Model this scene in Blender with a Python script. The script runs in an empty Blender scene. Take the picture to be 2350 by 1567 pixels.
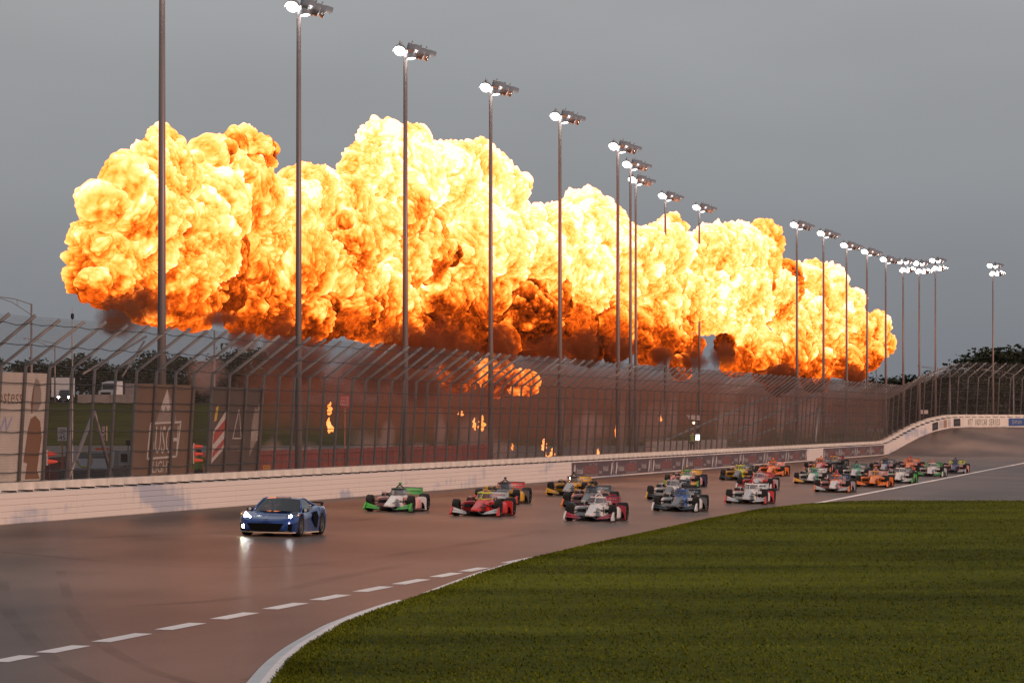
import bpy, bmesh, math, random
import numpy as np
from mathutils import Vector, Matrix
random.seed(7); rng = np.random.RandomState(11)
R = math.radians
S = bpy.context.scene
COL = S.collection

# ------------------------------------------------------------------ camera
F, CX, HV, HC = 10800.0, 1175.0, 962.0, 3.52      # focal length in photo pixels, principal column, horizon row, eye height
cd = bpy.data.cameras.new('camera'); cam = bpy.data.objects.new('camera', cd); COL.objects.link(cam)
cd.sensor_width = 36; cd.sensor_fit = 'HORIZONTAL'; cd.lens = 36 * F / 2350
cd.clip_start = 1; cd.clip_end = 9000
cam.location = (0, 0, HC)
cam.rotation_euler = (R(90) + math.atan((HV - 783.5) / F), 0, 0)
S.camera = cam

# ------------------------------------------------------------------ sky, sun, exposure
SUN_EL, SUN_DIR = R(13), Vector((-0.80, 0.60, 0)).normalized()
w = bpy.data.worlds.new('World'); S.world = w; w.use_nodes = True
nt = w.node_tree; nt.nodes.clear()
out = nt.nodes.new('ShaderNodeOutputWorld'); bg = nt.nodes.new('ShaderNodeBackground')
tc = nt.nodes.new('ShaderNodeTexCoord'); sep = nt.nodes.new('ShaderNodeSeparateXYZ'); rp = nt.nodes.new('ShaderNodeValToRGB')
nt.links.new(tc.outputs['Generated'], sep.inputs[0]); nt.links.new(sep.outputs['Z'], rp.inputs[0])
e = rp.color_ramp.elements
e[0].position = 0.0; e[0].color = (0.175, 0.198, 0.232, 1)
e[1].position = 0.10; e[1].color = (0.338, 0.346, 0.368, 1)
k = e.new(0.035); k.color = (0.212, 0.230, 0.262, 1)
k = e.new(1.0); k.color = (0.30, 0.31, 0.335, 1)
nz = nt.nodes.new('ShaderNodeTexNoise'); nz.inputs['Scale'].default_value = 9; nz.inputs['Detail'].default_value = 4
mp = nt.nodes.new('ShaderNodeMapping'); mp.inputs['Scale'].default_value = (1, 1, 3.5)
nt.links.new(tc.outputs['Generated'], mp.inputs[0]); nt.links.new(mp.outputs[0], nz.inputs['Vector'])
mr = nt.nodes.new('ShaderNodeMapRange'); mr.inputs['To Min'].default_value = 0.86; mr.inputs['To Max'].default_value = 1.14
nt.links.new(nz.outputs['Fac'], mr.inputs['Value'])
mul = nt.nodes.new('ShaderNodeVectorMath'); mul.operation = 'SCALE'
nt.links.new(rp.outputs[0], mul.inputs[0]); nt.links.new(mr.outputs[0], mul.inputs['Scale'])
sky = nt.nodes.new('ShaderNodeTexSky'); sky.sky_type = 'NISHITA'; sky.sun_disc = False
sky.sun_elevation = R(4); sky.sun_rotation = math.atan2(-SUN_DIR.x, -SUN_DIR.y)
sk = nt.nodes.new('ShaderNodeVectorMath'); sk.operation = 'SCALE'; sk.inputs['Scale'].default_value = 0.012
nt.links.new(sky.outputs[0], sk.inputs[0])
ad = nt.nodes.new('ShaderNodeVectorMath'); ad.operation = 'ADD'
nt.links.new(mul.outputs[0], ad.inputs[0]); nt.links.new(sk.outputs[0], ad.inputs[1])
nt.links.new(ad.outputs[0], bg.inputs['Color']); bg.inputs['Strength'].default_value = 1.0
nt.links.new(bg.outputs[0], out.inputs[0])

sd = bpy.data.lights.new('sun', 'SUN'); sun = bpy.data.objects.new('sun', sd); COL.objects.link(sun)
sd.energy = 2.4; sd.angle = R(14); sd.color = (1.0, 0.63, 0.50)
ray = Vector((SUN_DIR.x * math.cos(SUN_EL), SUN_DIR.y * math.cos(SUN_EL), -math.sin(SUN_EL)))
sun.rotation_euler = ray.to_track_quat('-Z', 'Y').to_euler()
sun.location = (60, -60, 60)

S.view_settings.view_transform = 'Standard'; S.view_settings.look = 'None'
S.view_settings.exposure = 0.0; S.view_settings.gamma = 1.0; S.view_settings.use_curve_mapping = False
S.render.engine = 'CYCLES'
S.cycles.use_denoising = True
S.cycles.max_bounces = 6; S.cycles.diffuse_bounces = 2; S.cycles.glossy_bounces = 3
S.cycles.transmission_bounces = 4; S.cycles.transparent_max_bounces = 12; S.cycles.volume_bounces = 1
S.cycles.sample_clamp_indirect = 6

# ------------------------------------------------------------------ helpers
MATS = {}
def mat(name, col=(.5, .5, .5), rough=.6, metal=0., emis=None, estr=0., coat=0., spec=.5, noise=0., nscale=4., bump=0., alpha=1.):
    if name in MATS: return MATS[name]
    m = bpy.data.materials.new(name); m.use_nodes = True
    n = m.node_tree; b = n.nodes['Principled BSDF']
    b.inputs['Base Color'].default_value = (*col, 1); b.inputs['Roughness'].default_value = rough
    b.inputs['Metallic'].default_value = metal; b.inputs['Coat Weight'].default_value = coat
    b.inputs['Coat Roughness'].default_value = .08
    b.inputs['Specular IOR Level'].default_value = spec
    b.inputs['Alpha'].default_value = alpha
    if emis: b.inputs['Emission Color'].default_value = (*emis, 1); b.inputs['Emission Strength'].default_value = estr
    if noise > 0 or bump > 0:
        t = n.nodes.new('ShaderNodeTexCoord'); q = n.nodes.new('ShaderNodeTexNoise')
        q.inputs['Scale'].default_value = nscale; q.inputs['Detail'].default_value = 6
        n.links.new(t.outputs['Object'], q.inputs['Vector'])
        if noise > 0:
            r = n.nodes.new('ShaderNodeMapRange'); r.inputs['To Min'].default_value = 1 - noise; r.inputs['To Max'].default_value = 1 + noise
            r.inputs['From Min'].default_value = .25; r.inputs['From Max'].default_value = .75
            n.links.new(q.outputs['Fac'], r.inputs['Value'])
            v = n.nodes.new('ShaderNodeVectorMath'); v.operation = 'SCALE'; v.inputs[0].default_value = col
            n.links.new(r.outputs[0], v.inputs['Scale']); n.links.new(v.outputs[0], b.inputs['Base Color'])
        if bump > 0:
            u = n.nodes.new('ShaderNodeBump'); u.inputs['Strength'].default_value = bump; u.inputs['Distance'].default_value = .02
            n.links.new(q.outputs['Fac'], u.inputs['Height']); n.links.new(u.outputs[0], b.inputs['Normal'])
    MATS[name] = m
    return m

def paint(c, rough=.32):
    return mat('paint_%.3f_%.3f_%.3f' % c, c, rough, coat=.35, noise=.06, nscale=3)

class MB:
    """collects shapes for one mesh"""
    def __init__(s): s.v = []; s.f = []
    def add(s, vs, fs):
        o = len(s.v); s.v += [tuple(p) for p in vs]; s.f += [tuple(i + o for i in f) for f in fs]; return s
    def box(s, c, d, rz=0., ry=0.):
        M = Matrix.Translation(c) @ Matrix.Rotation(rz, 4, 'Z') @ Matrix.Rotation(ry, 4, 'Y')
        h = [x / 2 for x in d]
        vs = [M @ Vector((sx * h[0], sy * h[1], sz * h[2])) for sx in (-1, 1) for sy in (-1, 1) for sz in (-1, 1)]
        return s.add(vs, [(0, 1, 3, 2), (4, 6, 7, 5), (0, 4, 5, 1), (2, 3, 7, 6), (0, 2, 6, 4), (1, 5, 7, 3)])
    def tube(s, pts, r, n=6, caps=True):
        pts = [Vector(p) for p in pts]; rs = r if isinstance(r, (list, tuple)) else [r] * len(pts)
        vs = []; fs = []
        for i, p in enumerate(pts):
            t = (pts[min(i + 1, len(pts) - 1)] - pts[max(i - 1, 0)]).normalized()
            a = t.cross(Vector((0, 0, 1)))
            if a.length < 1e-3: a = t.cross(Vector((1, 0, 0)))
            a.normalize(); b = t.cross(a)
            for k in range(n):
                g = 2 * math.pi * k / n
                vs.append(p + (a * math.cos(g) + b * math.sin(g)) * rs[i])
        for i in range(len(pts) - 1):
            for k in range(n):
                fs.append((i * n + k, i * n + (k + 1) % n, (i + 1) * n + (k + 1) % n, (i + 1) * n + k))
        if caps:
            fs.append(tuple(range(n))[::-1]); fs.append(tuple((len(pts) - 1) * n + k for k in range(n)))
        return s.add(vs, fs)
    def loft(s, rings, caps=True, closed=True):
        n = len(rings[0]); vs = [p for r in rings for p in r]; fs = []
        for i in range(len(rings) - 1):
            for k in range(n if closed else n - 1):
                fs.append((i * n + k, i * n + (k + 1) % n, (i + 1) * n + (k + 1) % n, (i + 1) * n + k))
        if caps:
            fs.append(tuple(range(n))[::-1]); fs.append(tuple((len(rings) - 1) * n + k for k in range(n)))
        return s.add(vs, fs)
    def lathe(s, prof, c=(0, 0, 0), axis='y', n=24, closed=False):
        """prof: (radius, offset along axis)"""
        rings = []
        for r_, o in prof:
            ring = []
            for k in range(n):
                g = 2 * math.pi * k / n; a, b = r_ * math.cos(g), r_ * math.sin(g)
                p = (a, o, b) if axis == 'y' else ((o, a, b) if axis == 'x' else (a, b, o))
                ring.append((p[0] + c[0], p[1] + c[1], p[2] + c[2]))
            rings.append(ring)
        return s.loft(rings, caps=not closed)
    def prism(s, poly, y0, y1):
        """poly in x,z extruded along y"""
        n = len(poly); vs = [(x, y0, z) for x, z in poly] + [(x, y1, z) for x, z in poly]
        return s.add(vs, [tuple(range(n)), tuple(range(n, 2 * n))[::-1]] + [(k, (k + 1) % n + 0, (k + 1) % n + n, k + n)[::-1] for k in range(n)])
    def mesh(s, name, m=None, smooth=False, fix=True):
        me = bpy.data.meshes.new(name); me.from_pydata(s.v, [], s.f)
        if fix:
            bm = bmesh.new(); bm.from_mesh(me); bmesh.ops.recalc_face_normals(bm, faces=bm.faces); bm.to_mesh(me); bm.free()
        if smooth: me.polygons.foreach_set('use_smooth', [True] * len(me.polygons))
        if m: me.materials.append(m)
        me.update(); return me

def link(name, data, parent=None, m=None):
    o = bpy.data.objects.new(name, data); COL.objects.link(o)
    if parent: o.parent = parent
    if m is not None and data is not None:
        if not data.materials: data.materials.append(m)
        elif data.materials[0] != m:
            o.material_slots[0].link = 'OBJECT'; o.material_slots[0].material = m
    return o
def tag(o, label=None, cat=None, group=None, kind=None):
    if label: o['label'] = label
    if cat: o['category'] = cat
    if group: o['group'] = group
    if kind: o['kind'] = kind
    return o
def thing(name, label, cat, loc=(0, 0, 0), rz=0., group=None):
    o = bpy.data.objects.new(name, None); COL.objects.link(o); o.location = loc; o.rotation_euler = (0, 0, rz)
    o.empty_display_size = .3
    return tag(o, label, cat, group)
ORD = ['first', 'second', 'third', 'fourth', 'fifth', 'sixth', 'seventh', 'eighth', 'ninth', 'tenth', 'eleventh', 'twelfth', 'thirteenth', 'fourteenth', 'fifteenth',
       'sixteenth', 'seventeenth', 'eighteenth', 'nineteenth', 'twentieth']

TXT = {}
def text_mesh(s, size=1., width=None, height=None, shear=0.):
    key = (s, size, width, height, shear)
    if key in TXT: return TXT[key]
    c = bpy.data.curves.new('lettering', 'FONT'); c.body = s; c.size = size; c.align_x = 'CENTER'; c.align_y = 'CENTER'; c.shear = shear
    c.resolution_u = 2
    o = bpy.data.objects.new('lettering', c); COL.objects.link(o)
    dg = bpy.context.evaluated_depsgraph_get(); me = bpy.data.meshes.new_from_object(o.evaluated_get(dg))
    bpy.data.objects.remove(o); me.name = 'lettering'
    co = np.array([v.co[:] for v in me.vertices])
    lo, hi = co.min(0), co.max(0); cen = (lo + hi) / 2
    sx = width / (hi[0] - lo[0]) if width else 1; sy = height / (hi[1] - lo[1]) if height else 1
    co = (co - cen) * [sx, sy, 1]
    me.vertices.foreach_set('co', co.ravel()); me.update()
    TXT[key] = me
    return me
def basis(o, x, y, z, p):
    o.matrix_world = Matrix(((x[0], y[0], z[0], p[0]), (x[1], y[1], z[1], p[1]), (x[2], y[2], z[2], p[2]), (0, 0, 0, 1)))

def pnoise(P, seed=0):
    """gradient noise, vectorised"""
    r_ = np.random.RandomState(seed); perm = r_.permutation(256); perm = np.concatenate([perm, perm, perm])
    G = r_.normal(size=(256, 3)); G /= np.linalg.norm(G, axis=1)[:, None]
    I = np.floor(P).astype(int); f = P - I; I &= 255
    u = f * f * f * (f * (f * 6 - 15) + 10)
    def g(dx, dy, dz):
        h = perm[perm[perm[(I[:, 0] + dx) & 255] + ((I[:, 1] + dy) & 255)] + ((I[:, 2] + dz) & 255)]
        return (G[h] * (f - [dx, dy, dz])).sum(1)
    def mix(a, b, t): return a + (b - a) * t
    x00 = mix(g(0, 0, 0), g(1, 0, 0), u[:, 0]); x10 = mix(g(0, 1, 0), g(1, 1, 0), u[:, 0])
    x01 = mix(g(0, 0, 1), g(1, 0, 1), u[:, 0]); x11 = mix(g(0, 1, 1), g(1, 1, 1), u[:, 0])
    return mix(mix(x00, x10, u[:, 1]), mix(x01, x11, u[:, 1]), u[:, 2])

# ------------------------------------------------------------------ the outer wall's path (plan of the whole place)
KX, TX = -44.45, 0.1752                      # wall on the straight: X = KX + TX * Y
TH0 = math.atan(TX)
YS, YT, RT = 36.0, 463.0, 150.0              # start of the build, start of the turn, turn radius
L0 = (YT - YS) / math.cos(TH0)
def path(t):
    """t metres along the wall: point, tangent, right-hand normal (towards the track)"""
    if t <= L0: 
        Y = YS + t * math.cos(TH0); th = TH0; p = Vector((KX + TX * Y, Y, 0))
    else:
        a = (t - L0) / RT; th = TH0 + a
        p0 = Vector((KX + TX * YT, YT, 0)); nr = Vector((math.cos(TH0), -math.sin(TH0), 0)); c = p0 + nr * RT
        p = c - Vector((math.cos(th), -math.sin(th), 0)) * RT
    tg = Vector((math.sin(th), math.cos(th), 0)); return p, tg, Vector((math.cos(th), -math.sin(th), 0))
def zw(t):
    a = min(max((t - L0) / 37.0, 0), 1); return 2.66 * a * a * (3 - 2 * a)
def W(t, d, z):
    """wall frame: t along, d towards the track, z above the foot of the wall"""
    p, tg, n = path(t); q = p + n * d; q.z = zw(t) + z; return q
def t_at(u, d=0.):
    """t where a line d metres off the wall's face crosses photo column u (straight only)"""
    Y = (-KX - d / math.cos(TH0)) / (TX - (u - CX) / F); X = (u - CX) / F * Y
    return (X - KX - TX * YS) * math.sin(TH0) + (Y - YS) * math.cos(TH0)
LW = 19.4                                   # lateral position of the inner line
def bankz(t, d):
    k = (zw(t) + .47) / LW
    if d <= LW: return zw(t) - k * d
    return -.47 - .022 * min(d - LW, 9)
def dist(X, Y): return (X - KX - TX * Y) * math.cos(TH0)
def gz(X, Y): 
    d = dist(X, Y); return -.0242 * d if d < LW else -.47 - .022 * min(d - LW, 9)
def on_track(u, v):
    Y = 100.
    for _ in range(60):
        X = (u - CX) / F * Y; Y = Y * .5 + .5 * (HC - gz(X, Y)) * F / (v - HV)
    X = (u - CX) / F * Y
    return Vector((X, Y, gz(X, Y)))
def behind(u, v, d):
    """photo pixel on the upright plane parallel to the straight wall at offset d"""
    Y = (-KX - d / math.cos(TH0)) / (TX - (u - CX) / F); X = (u - CX) / F * Y
    return Vector((X, Y, HC - (v - HV) / F * Y))
def at(u, v, Y): return Vector(((u - CX) / F * Y, Y, HC - (v - HV) / F * Y))

# ------------------------------------------------------------------ materials of the large surfaces
def asphalt():
    m = bpy.data.materials.new('asphalt'); m.use_nodes = True; n = m.node_tree; b = n.nodes['Principled BSDF']
    g = n.nodes.new('ShaderNodeNewGeometry')
    rot = n.nodes.new('ShaderNodeMapping'); rot.inputs['Rotation'].default_value = (0, 0, TH0)
    n.links.new(g.outputs['Position'], rot.inputs['Vector'])
    st = n.nodes.new('ShaderNodeMapping'); st.inputs['Scale'].default_value = (.42, .012, 1)
    n.links.new(rot.outputs[0], st.inputs['Vector'])
    a = n.nodes.new('ShaderNodeTexNoise'); a.inputs['Scale'].default_value = 1; a.inputs['Detail'].default_value = 5
    n.links.new(st.outputs[0], a.inputs['Vector'])
    c = n.nodes.new('ShaderNodeTexNoise'); c.inputs['Scale'].default_value = 11; c.inputs['Detail'].default_value = 9; c.inputs['Roughness'].default_value = .85
    n.links.new(g.outputs['Position'], c.inputs['Vector'])
    l = n.nodes.new('ShaderNodeTexNoise'); l.inputs['Scale'].default_value = .06; l.inputs['Detail'].default_value = 3
    n.links.new(g.outputs['Position'], l.inputs['Vector'])
    r = n.nodes.new('ShaderNodeValToRGB'); el = r.color_ramp.elements
    el[0].position = .3; el[0].color = (.076, .052, .042, 1); el[1].position = .7; el[1].color = (.168, .117, .094, 1)
    x = n.nodes.new('ShaderNodeMath'); x.operation = 'MULTIPLY_ADD'; x.inputs[1].default_value = .8
    n.links.new(c.outputs['Fac'], x.inputs[0])
    y = n.nodes.new('ShaderNodeMath'); y.operation = 'MULTIPLY_ADD'; y.inputs[1].default_value = .45
    n.links.new(a.outputs['Fac'], y.inputs[0]); n.links.new(l.outputs['Fac'], y.inputs[2])
    z = n.nodes.new('ShaderNodeMath'); z.operation = 'SUBTRACT'; z.inputs[1].default_value = .625
    n.links.new(y.outputs[0], x.inputs[2]); n.links.new(x.outputs[0], z.inputs[0]); n.links.new(z.outputs[0], r.inputs[0])
    n.links.new(r.outputs[0], b.inputs['Base Color'])
    b.inputs['Roughness'].default_value = .33; b.inputs['Specular IOR Level'].default_value = .015
    return m
def grass_mat(gain=1.):
    m = bpy.data.materials.new('grass'); m.use_nodes = True; n = m.node_tree; b = n.nodes['Principled BSDF']
    g = n.nodes.new('ShaderNodeNewGeometry')
    a = n.nodes.new('ShaderNodeTexNoise'); a.inputs['Scale'].default_value = .11; a.inputs['Detail'].default_value = 4
    st = n.nodes.new('ShaderNodeMapping'); st.inputs['Rotation'].default_value = (0, 0, R(-28)); st.inputs['Scale'].default_value = (.5, 1.1, 1)
    n.links.new(g.outputs['Position'], st.inputs[0]); n.links.new(st.outputs[0], a.inputs['Vector'])
    c = n.nodes.new('ShaderNodeTexNoise'); c.inputs['Scale'].default_value = 2.2; c.inputs['Detail'].default_value = 10; c.inputs['Roughness'].default_value = .85
    n.links.new(g.outputs['Position'], c.inputs['Vector'])
    x = n.nodes.new('ShaderNodeMath'); x.operation = 'MULTIPLY_ADD'; x.inputs[1].default_value = .95; x.inputs[2].default_value = -.475
    n.links.new(c.outputs['Fac'], x.inputs[0])
    y = n.nodes.new('ShaderNodeMath'); n.links.new(a.outputs['Fac'], y.inputs[0]); n.links.new(x.outputs[0], y.inputs[1])
    r = n.nodes.new('ShaderNodeValToRGB'); el = r.color_ramp.elements
    el[0].position = .3; el[0].color = (.036 * gain, .044 * gain, .004 * gain, 1); el[1].position = .72; el[1].color = (.118 * gain, .132 * gain, .012 * gain, 1)
    n.links.new(y.outputs[0], r.inputs[0]); n.links.new(r.outputs[0], b.inputs['Base Color'])
    b.inputs['Roughness'].default_value = .9; b.inputs['Specular IOR Level'].default_value = .03
    return m
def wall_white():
    """white painted steel with scattered soft blue-grey patches"""
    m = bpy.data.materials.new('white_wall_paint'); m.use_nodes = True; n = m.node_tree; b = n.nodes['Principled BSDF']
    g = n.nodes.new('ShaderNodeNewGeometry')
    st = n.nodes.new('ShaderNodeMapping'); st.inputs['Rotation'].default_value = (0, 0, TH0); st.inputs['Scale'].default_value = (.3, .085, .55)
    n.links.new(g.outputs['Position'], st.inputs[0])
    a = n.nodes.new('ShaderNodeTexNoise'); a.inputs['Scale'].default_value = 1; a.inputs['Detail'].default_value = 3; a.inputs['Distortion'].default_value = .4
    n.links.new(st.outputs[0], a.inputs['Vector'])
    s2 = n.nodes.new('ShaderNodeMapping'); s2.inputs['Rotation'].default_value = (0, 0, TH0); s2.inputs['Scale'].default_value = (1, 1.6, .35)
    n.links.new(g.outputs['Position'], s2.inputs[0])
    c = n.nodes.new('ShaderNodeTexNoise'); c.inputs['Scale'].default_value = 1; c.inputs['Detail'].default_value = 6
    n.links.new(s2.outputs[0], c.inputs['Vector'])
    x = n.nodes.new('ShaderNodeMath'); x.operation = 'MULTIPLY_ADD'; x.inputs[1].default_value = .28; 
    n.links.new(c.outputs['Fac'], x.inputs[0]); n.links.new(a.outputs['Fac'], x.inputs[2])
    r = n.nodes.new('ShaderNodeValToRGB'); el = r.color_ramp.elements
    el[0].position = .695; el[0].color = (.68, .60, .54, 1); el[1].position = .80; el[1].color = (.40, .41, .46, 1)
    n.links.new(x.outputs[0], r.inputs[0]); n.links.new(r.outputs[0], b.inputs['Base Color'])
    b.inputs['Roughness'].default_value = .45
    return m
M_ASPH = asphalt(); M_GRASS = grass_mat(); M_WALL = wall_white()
M_CONC = mat('concrete', (.56, .51, .45), .85, noise=.16, nscale=1.3, bump=.2)
M_WHITE = mat('white_line_paint', (.82, .78, .75), .7, noise=.10, nscale=2.5)
M_FOAM = mat('black_foam', (.006, .006, .006), .95, spec=.1)
M_POST = mat('galvanised_post', (.16, .155, .155), .55, metal=.2, noise=.2, nscale=2)
M_WIRE = mat('fence_wire', (.12, .105, .10), .7)
M_CABLE = mat('steel_cable', (.05, .05, .052), .5, metal=.5)
M_POLE = mat('pole_steel', (.21, .17, .16), .45, metal=.25, noise=.12, nscale=.5)
M_DIRT = mat('outfield_ground', (.10, .085, .07), .95, noise=.3, nscale=.25)
M_SLOPE = mat('embankment_grass', (.055, .056, .008), .95, noise=.35, nscale=.12, spec=.02)
M_BLACK = mat('black_carbon', (.008, .008, .009), .5, spec=.25)
M_TYRE = mat('tyre_rubber', (.009, .0085, .0085), .7, spec=.25)
M_RIM = mat('dark_rim', (.05, .048, .046), .3, metal=.8)
M_SILVER = mat('silver_metal', (.55, .54, .52), .3, metal=.9)

# ------------------------------------------------------------------ ground, track, apron, infield
me = MB().add([(-6000, -2000, -1.4), (6000, -2000, -1.4), (6000, 8000, -1.4), (-6000, 8000, -1.4)], [(0, 1, 2, 3)]).mesh('ground', M_DIRT)
tag(link('ground', me), 'dark flat land reaching to the horizon', 'ground', kind='structure')

def strip(name, ds, zf, m, label, t0=0., t1=None, step=4., kind='structure', dz=0.):
    t1 = L0 + 330 if t1 is None else t1
    ts = np.arange(t0, t1 + .01, step); b = MB()
    rings = []
    for t in ts:
        p, tg, n = path(t); row = []
        for d in ds:
            q = p + n * d; row.append((q.x, q.y, zf(t, d) + dz))
        rings.append(row)
    b.loft(rings, caps=False, closed=False)
    o = link(name, b.mesh(name, m, smooth=True, fix=False)); 
    return tag(o, label, 'ground' if kind == 'structure' else None, kind=kind)
track = strip('race_track', [-.3, 3, 6.5, 10, 13.5, 17, LW, LW + 3, LW + 6, LW + 9, LW + 30, LW + 70], bankz, M_ASPH, 'brown-grey asphalt race track sweeping out of a banked turn')
track['category'] = 'track'

# inner line: dashes near, solid far (children of the track)
def line_point(u):
    v = 1510 - 0.1935 * (u - 35); return on_track(u, v)
def line_piece(name, u0, u1, wid=.36, n=2):
    b = MB(); row = []
    for k in range(n + 1):
        u = u0 + (u1 - u0) * k / n; p = line_point(u)
        tg = (line_point(u + 6) - line_point(u - 6)).normalized(); nr = Vector((tg.y, -tg.x, 0))
        a, c = p - nr * wid / 2, p + nr * wid / 2
        row.append([(a.x, a.y, gz(a.x, a.y) + .006), (c.x, c.y, gz(c.x, c.y) + .006)])
    b.loft(row, caps=False, closed=False)
    return link(name, b.mesh(name, M_WHITE, fix=False), track)
for u0, u1 in [(-110, -40), (-4, 70), (104, 188), (232, 331), (375, 455), (501, 578), (620, 692), (727, 790), (826, 888), (914, 973), (1000, 1048), (1066, 1110)]:
    line_piece('lane_dash', u0, u1)
line_piece('lane_line', 1165, 1235, .42)
# solid line: follows the inner edge of the banking round the turn
def solid(t0, t1, wid=.3):
    b = MB(); row = []
    for t in np.arange(t0, t1, 4.):
        p, tg, n = path(t)
        row.append([tuple((p + n * d).to_3d()[:2]) + (bankz(t, d) + .008,) for d in (LW - wid, LW)])
    b.loft(row, caps=False, closed=False)
    return link('edge_line', b.mesh('edge_line', M_WHITE, fix=False), track)
line_piece('edge_line', 1230, 2420, .3, 24)

# tyre marks on the asphalt
def tyre_mark(pts, wid, dark):
    b = MB(); row = []
    P = [on_track(u, v) for u, v in pts]
    fine = []
    for i in range(len(P) - 1):
        for k in range(8): 
            s = k / 8; p0, p1, p2, p3 = P[max(i - 1, 0)], P[i], P[i + 1], P[min(i + 2, len(P) - 1)]
            fine.append(.5 * ((2 * p1) + (p2 - p0) * s + (2 * p0 - 5 * p1 + 4 * p2 - p3) * s * s + (3 * p1 - p0 - 3 * p2 + p3) * s ** 3))
    fine.append(P[-1])
    for i, p in enumerate(fine):
        tg = (fine[min(i + 1, len(fine) - 1)] - fine[max(i - 1, 0)]).normalized(); nr = Vector((tg.y, -tg.x, 0))
        a, c = p - nr * wid / 2, p + nr * wid / 2
        row.append([(a.x, a.y, gz(a.x, a.y) + .004), (c.x, c.y, gz(c.x, c.y) + .004)])
    b.loft(row, caps=False, closed=False)
    link('tyre_mark', b.mesh('tyre_mark', M_MARK, fix=False), track)
def mark_mat():
    m = bpy.data.materials.new('rubber_mark'); m.use_nodes = True; n = m.node_tree; b = n.nodes['Principled BSDF']
    b.inputs['Base Color'].default_value = (.02, .018, .018, 1); b.inputs['Roughness'].default_value = .7; b.inputs['Specular IOR Level'].default_value = .1
    g = n.nodes.new('ShaderNodeNewGeometry'); q = n.nodes.new('ShaderNodeTexNoise'); q.inputs['Scale'].default_value = .18; q.inputs['Detail'].default_value = 6
    n.links.new(g.outputs['Position'], q.inputs['Vector'])
    r = n.nodes.new('ShaderNodeMapRange'); r.inputs['From Min'].default_value = .38; r.inputs['From Max'].default_value = .7; r.inputs['To Max'].default_value = .15
    n.links.new(q.outputs['Fac'], r.inputs['Value']); n.links.new(r.outputs[0], b.inputs['Alpha'])
    return m
M_MARK = mark_mat()
for pts, wd in [([(5, 1320), (15, 1390), (60, 1450), (130, 1520), (215, 1566)], .30), ([(165, 1400), (225, 1470), (330, 1530), (440, 1566)], .28),
                ([(140, 1310), (165, 1400)], .25), ([(560, 1560), (640, 1530), (720, 1490)], .15), ([(0, 1265), (420, 1300), (760, 1290), (1120, 1240), (1360, 1195)], .5),
                ([(300, 1390), (560, 1370), (800, 1320), (1010, 1280)], .45), ([(0, 1240), (300, 1230), (600, 1215), (900, 1185)], .4)]:
    tyre_mark(pts, wd, 1)

# infield grass: a low turfed mound inside the line
GB = [(540, 1700), (575, 1630), (620, 1567), (660, 1515), (705, 1478), (790, 1428), (860, 1400), (930, 1377), (1000, 1354), (1100, 1316), (1215, 1281), (1360, 1247), (1500, 1217),
      (1620, 1191), (1750, 1167), (1850, 1156), (1950, 1150), (2050, 1148)]
def zg(Y): return -.56 + .34 * (min(max(Y, 60), 220) - 75) / 142.
def on_grass(u, v):
    Y = 100.
    for _ in range(80): Y = .5 * Y + .5 * (HC - zg(Y)) * F / (v - HV)
    return Vector(((u - CX) / F * Y, Y, zg(Y)))
gb = [on_grass(u, v) for u, v in GB]
gy = np.array([p.y for p in gb]); gx = np.array([p.x for p in gb])
rows = []
Ys = np.concatenate([np.arange(gy[0], gy[-1], 1.2), [gy[-1]]])
for Y in Ys:
    xb = np.interp(Y, gy, gx); row = [(xb - .12, Y, min(gz(xb, Y) - .05, zg(Y) - .1)), (xb, Y, zg(Y))]
    for s in (.6, 1.5, 3, 6, 10, 15, 22, 32, 45, 65, 95): row.append((xb + s, Y, zg(Y)))
    rows.append(row)
rows.append([(x, y + .5, -.62) for x, y, z in rows[-1]])
b = MB(); b.loft(rows, caps=False, closed=False)
tag(link('infield_lawn', b.mesh('infield_lawn', M_GRASS, smooth=True, fix=False)), 'green infield lawn in the right foreground', 'lawn', kind='structure')
# blades on the near part of the lawn and along its edge
nb = 90000
Yb = gy[0] + 4 + (gy[-1] - gy[0] - 4) * rng.rand(nb) ** 1.7
xb = np.interp(Yb, gy, gx); Xr = np.minimum((2450 - CX) / F * Yb, 60)
edge = rng.rand(nb) < .28
Xb = np.where(edge, xb + rng.exponential(.22, nb), xb + (Xr - xb) * rng.rand(nb))
hh = (.025 + .04 * rng.rand(nb)); aa = rng.rand(nb) * 6.283; wd = .012 + .012 * rng.rand(nb) + Yb * .00008
zz = np.array([zg(y) for y in Yb]) - .01
co = np.zeros((nb, 3, 3)); dx, dy = np.cos(aa) * wd, np.sin(aa) * wd
co[:, 0] = np.stack([Xb - dx, Yb - dy, zz], 1); co[:, 1] = np.stack([Xb + dx, Yb + dy, zz], 1)
co[:, 2] = np.stack([Xb + rng.normal(0, .03, nb), Yb + rng.normal(0, .03, nb), zz + hh], 1)
me = bpy.data.meshes.new('grass_blades'); me.vertices.add(nb * 3); me.vertices.foreach_set('co', co.ravel())
me.loops.add(nb * 3); me.loops.foreach_set('vertex_index', np.arange(nb * 3)); me.polygons.add(nb)
me.polygons.foreach_set('loop_start', np.arange(nb) * 3); me.polygons.foreach_set('loop_total', np.full(nb, 3)); me.update(calc_edges=True)
me.materials.append(grass_mat(1.2))
tag(link('grass_blades', me), 'short green blades standing up from the infield lawn', 'grass', kind='stuff')
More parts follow.
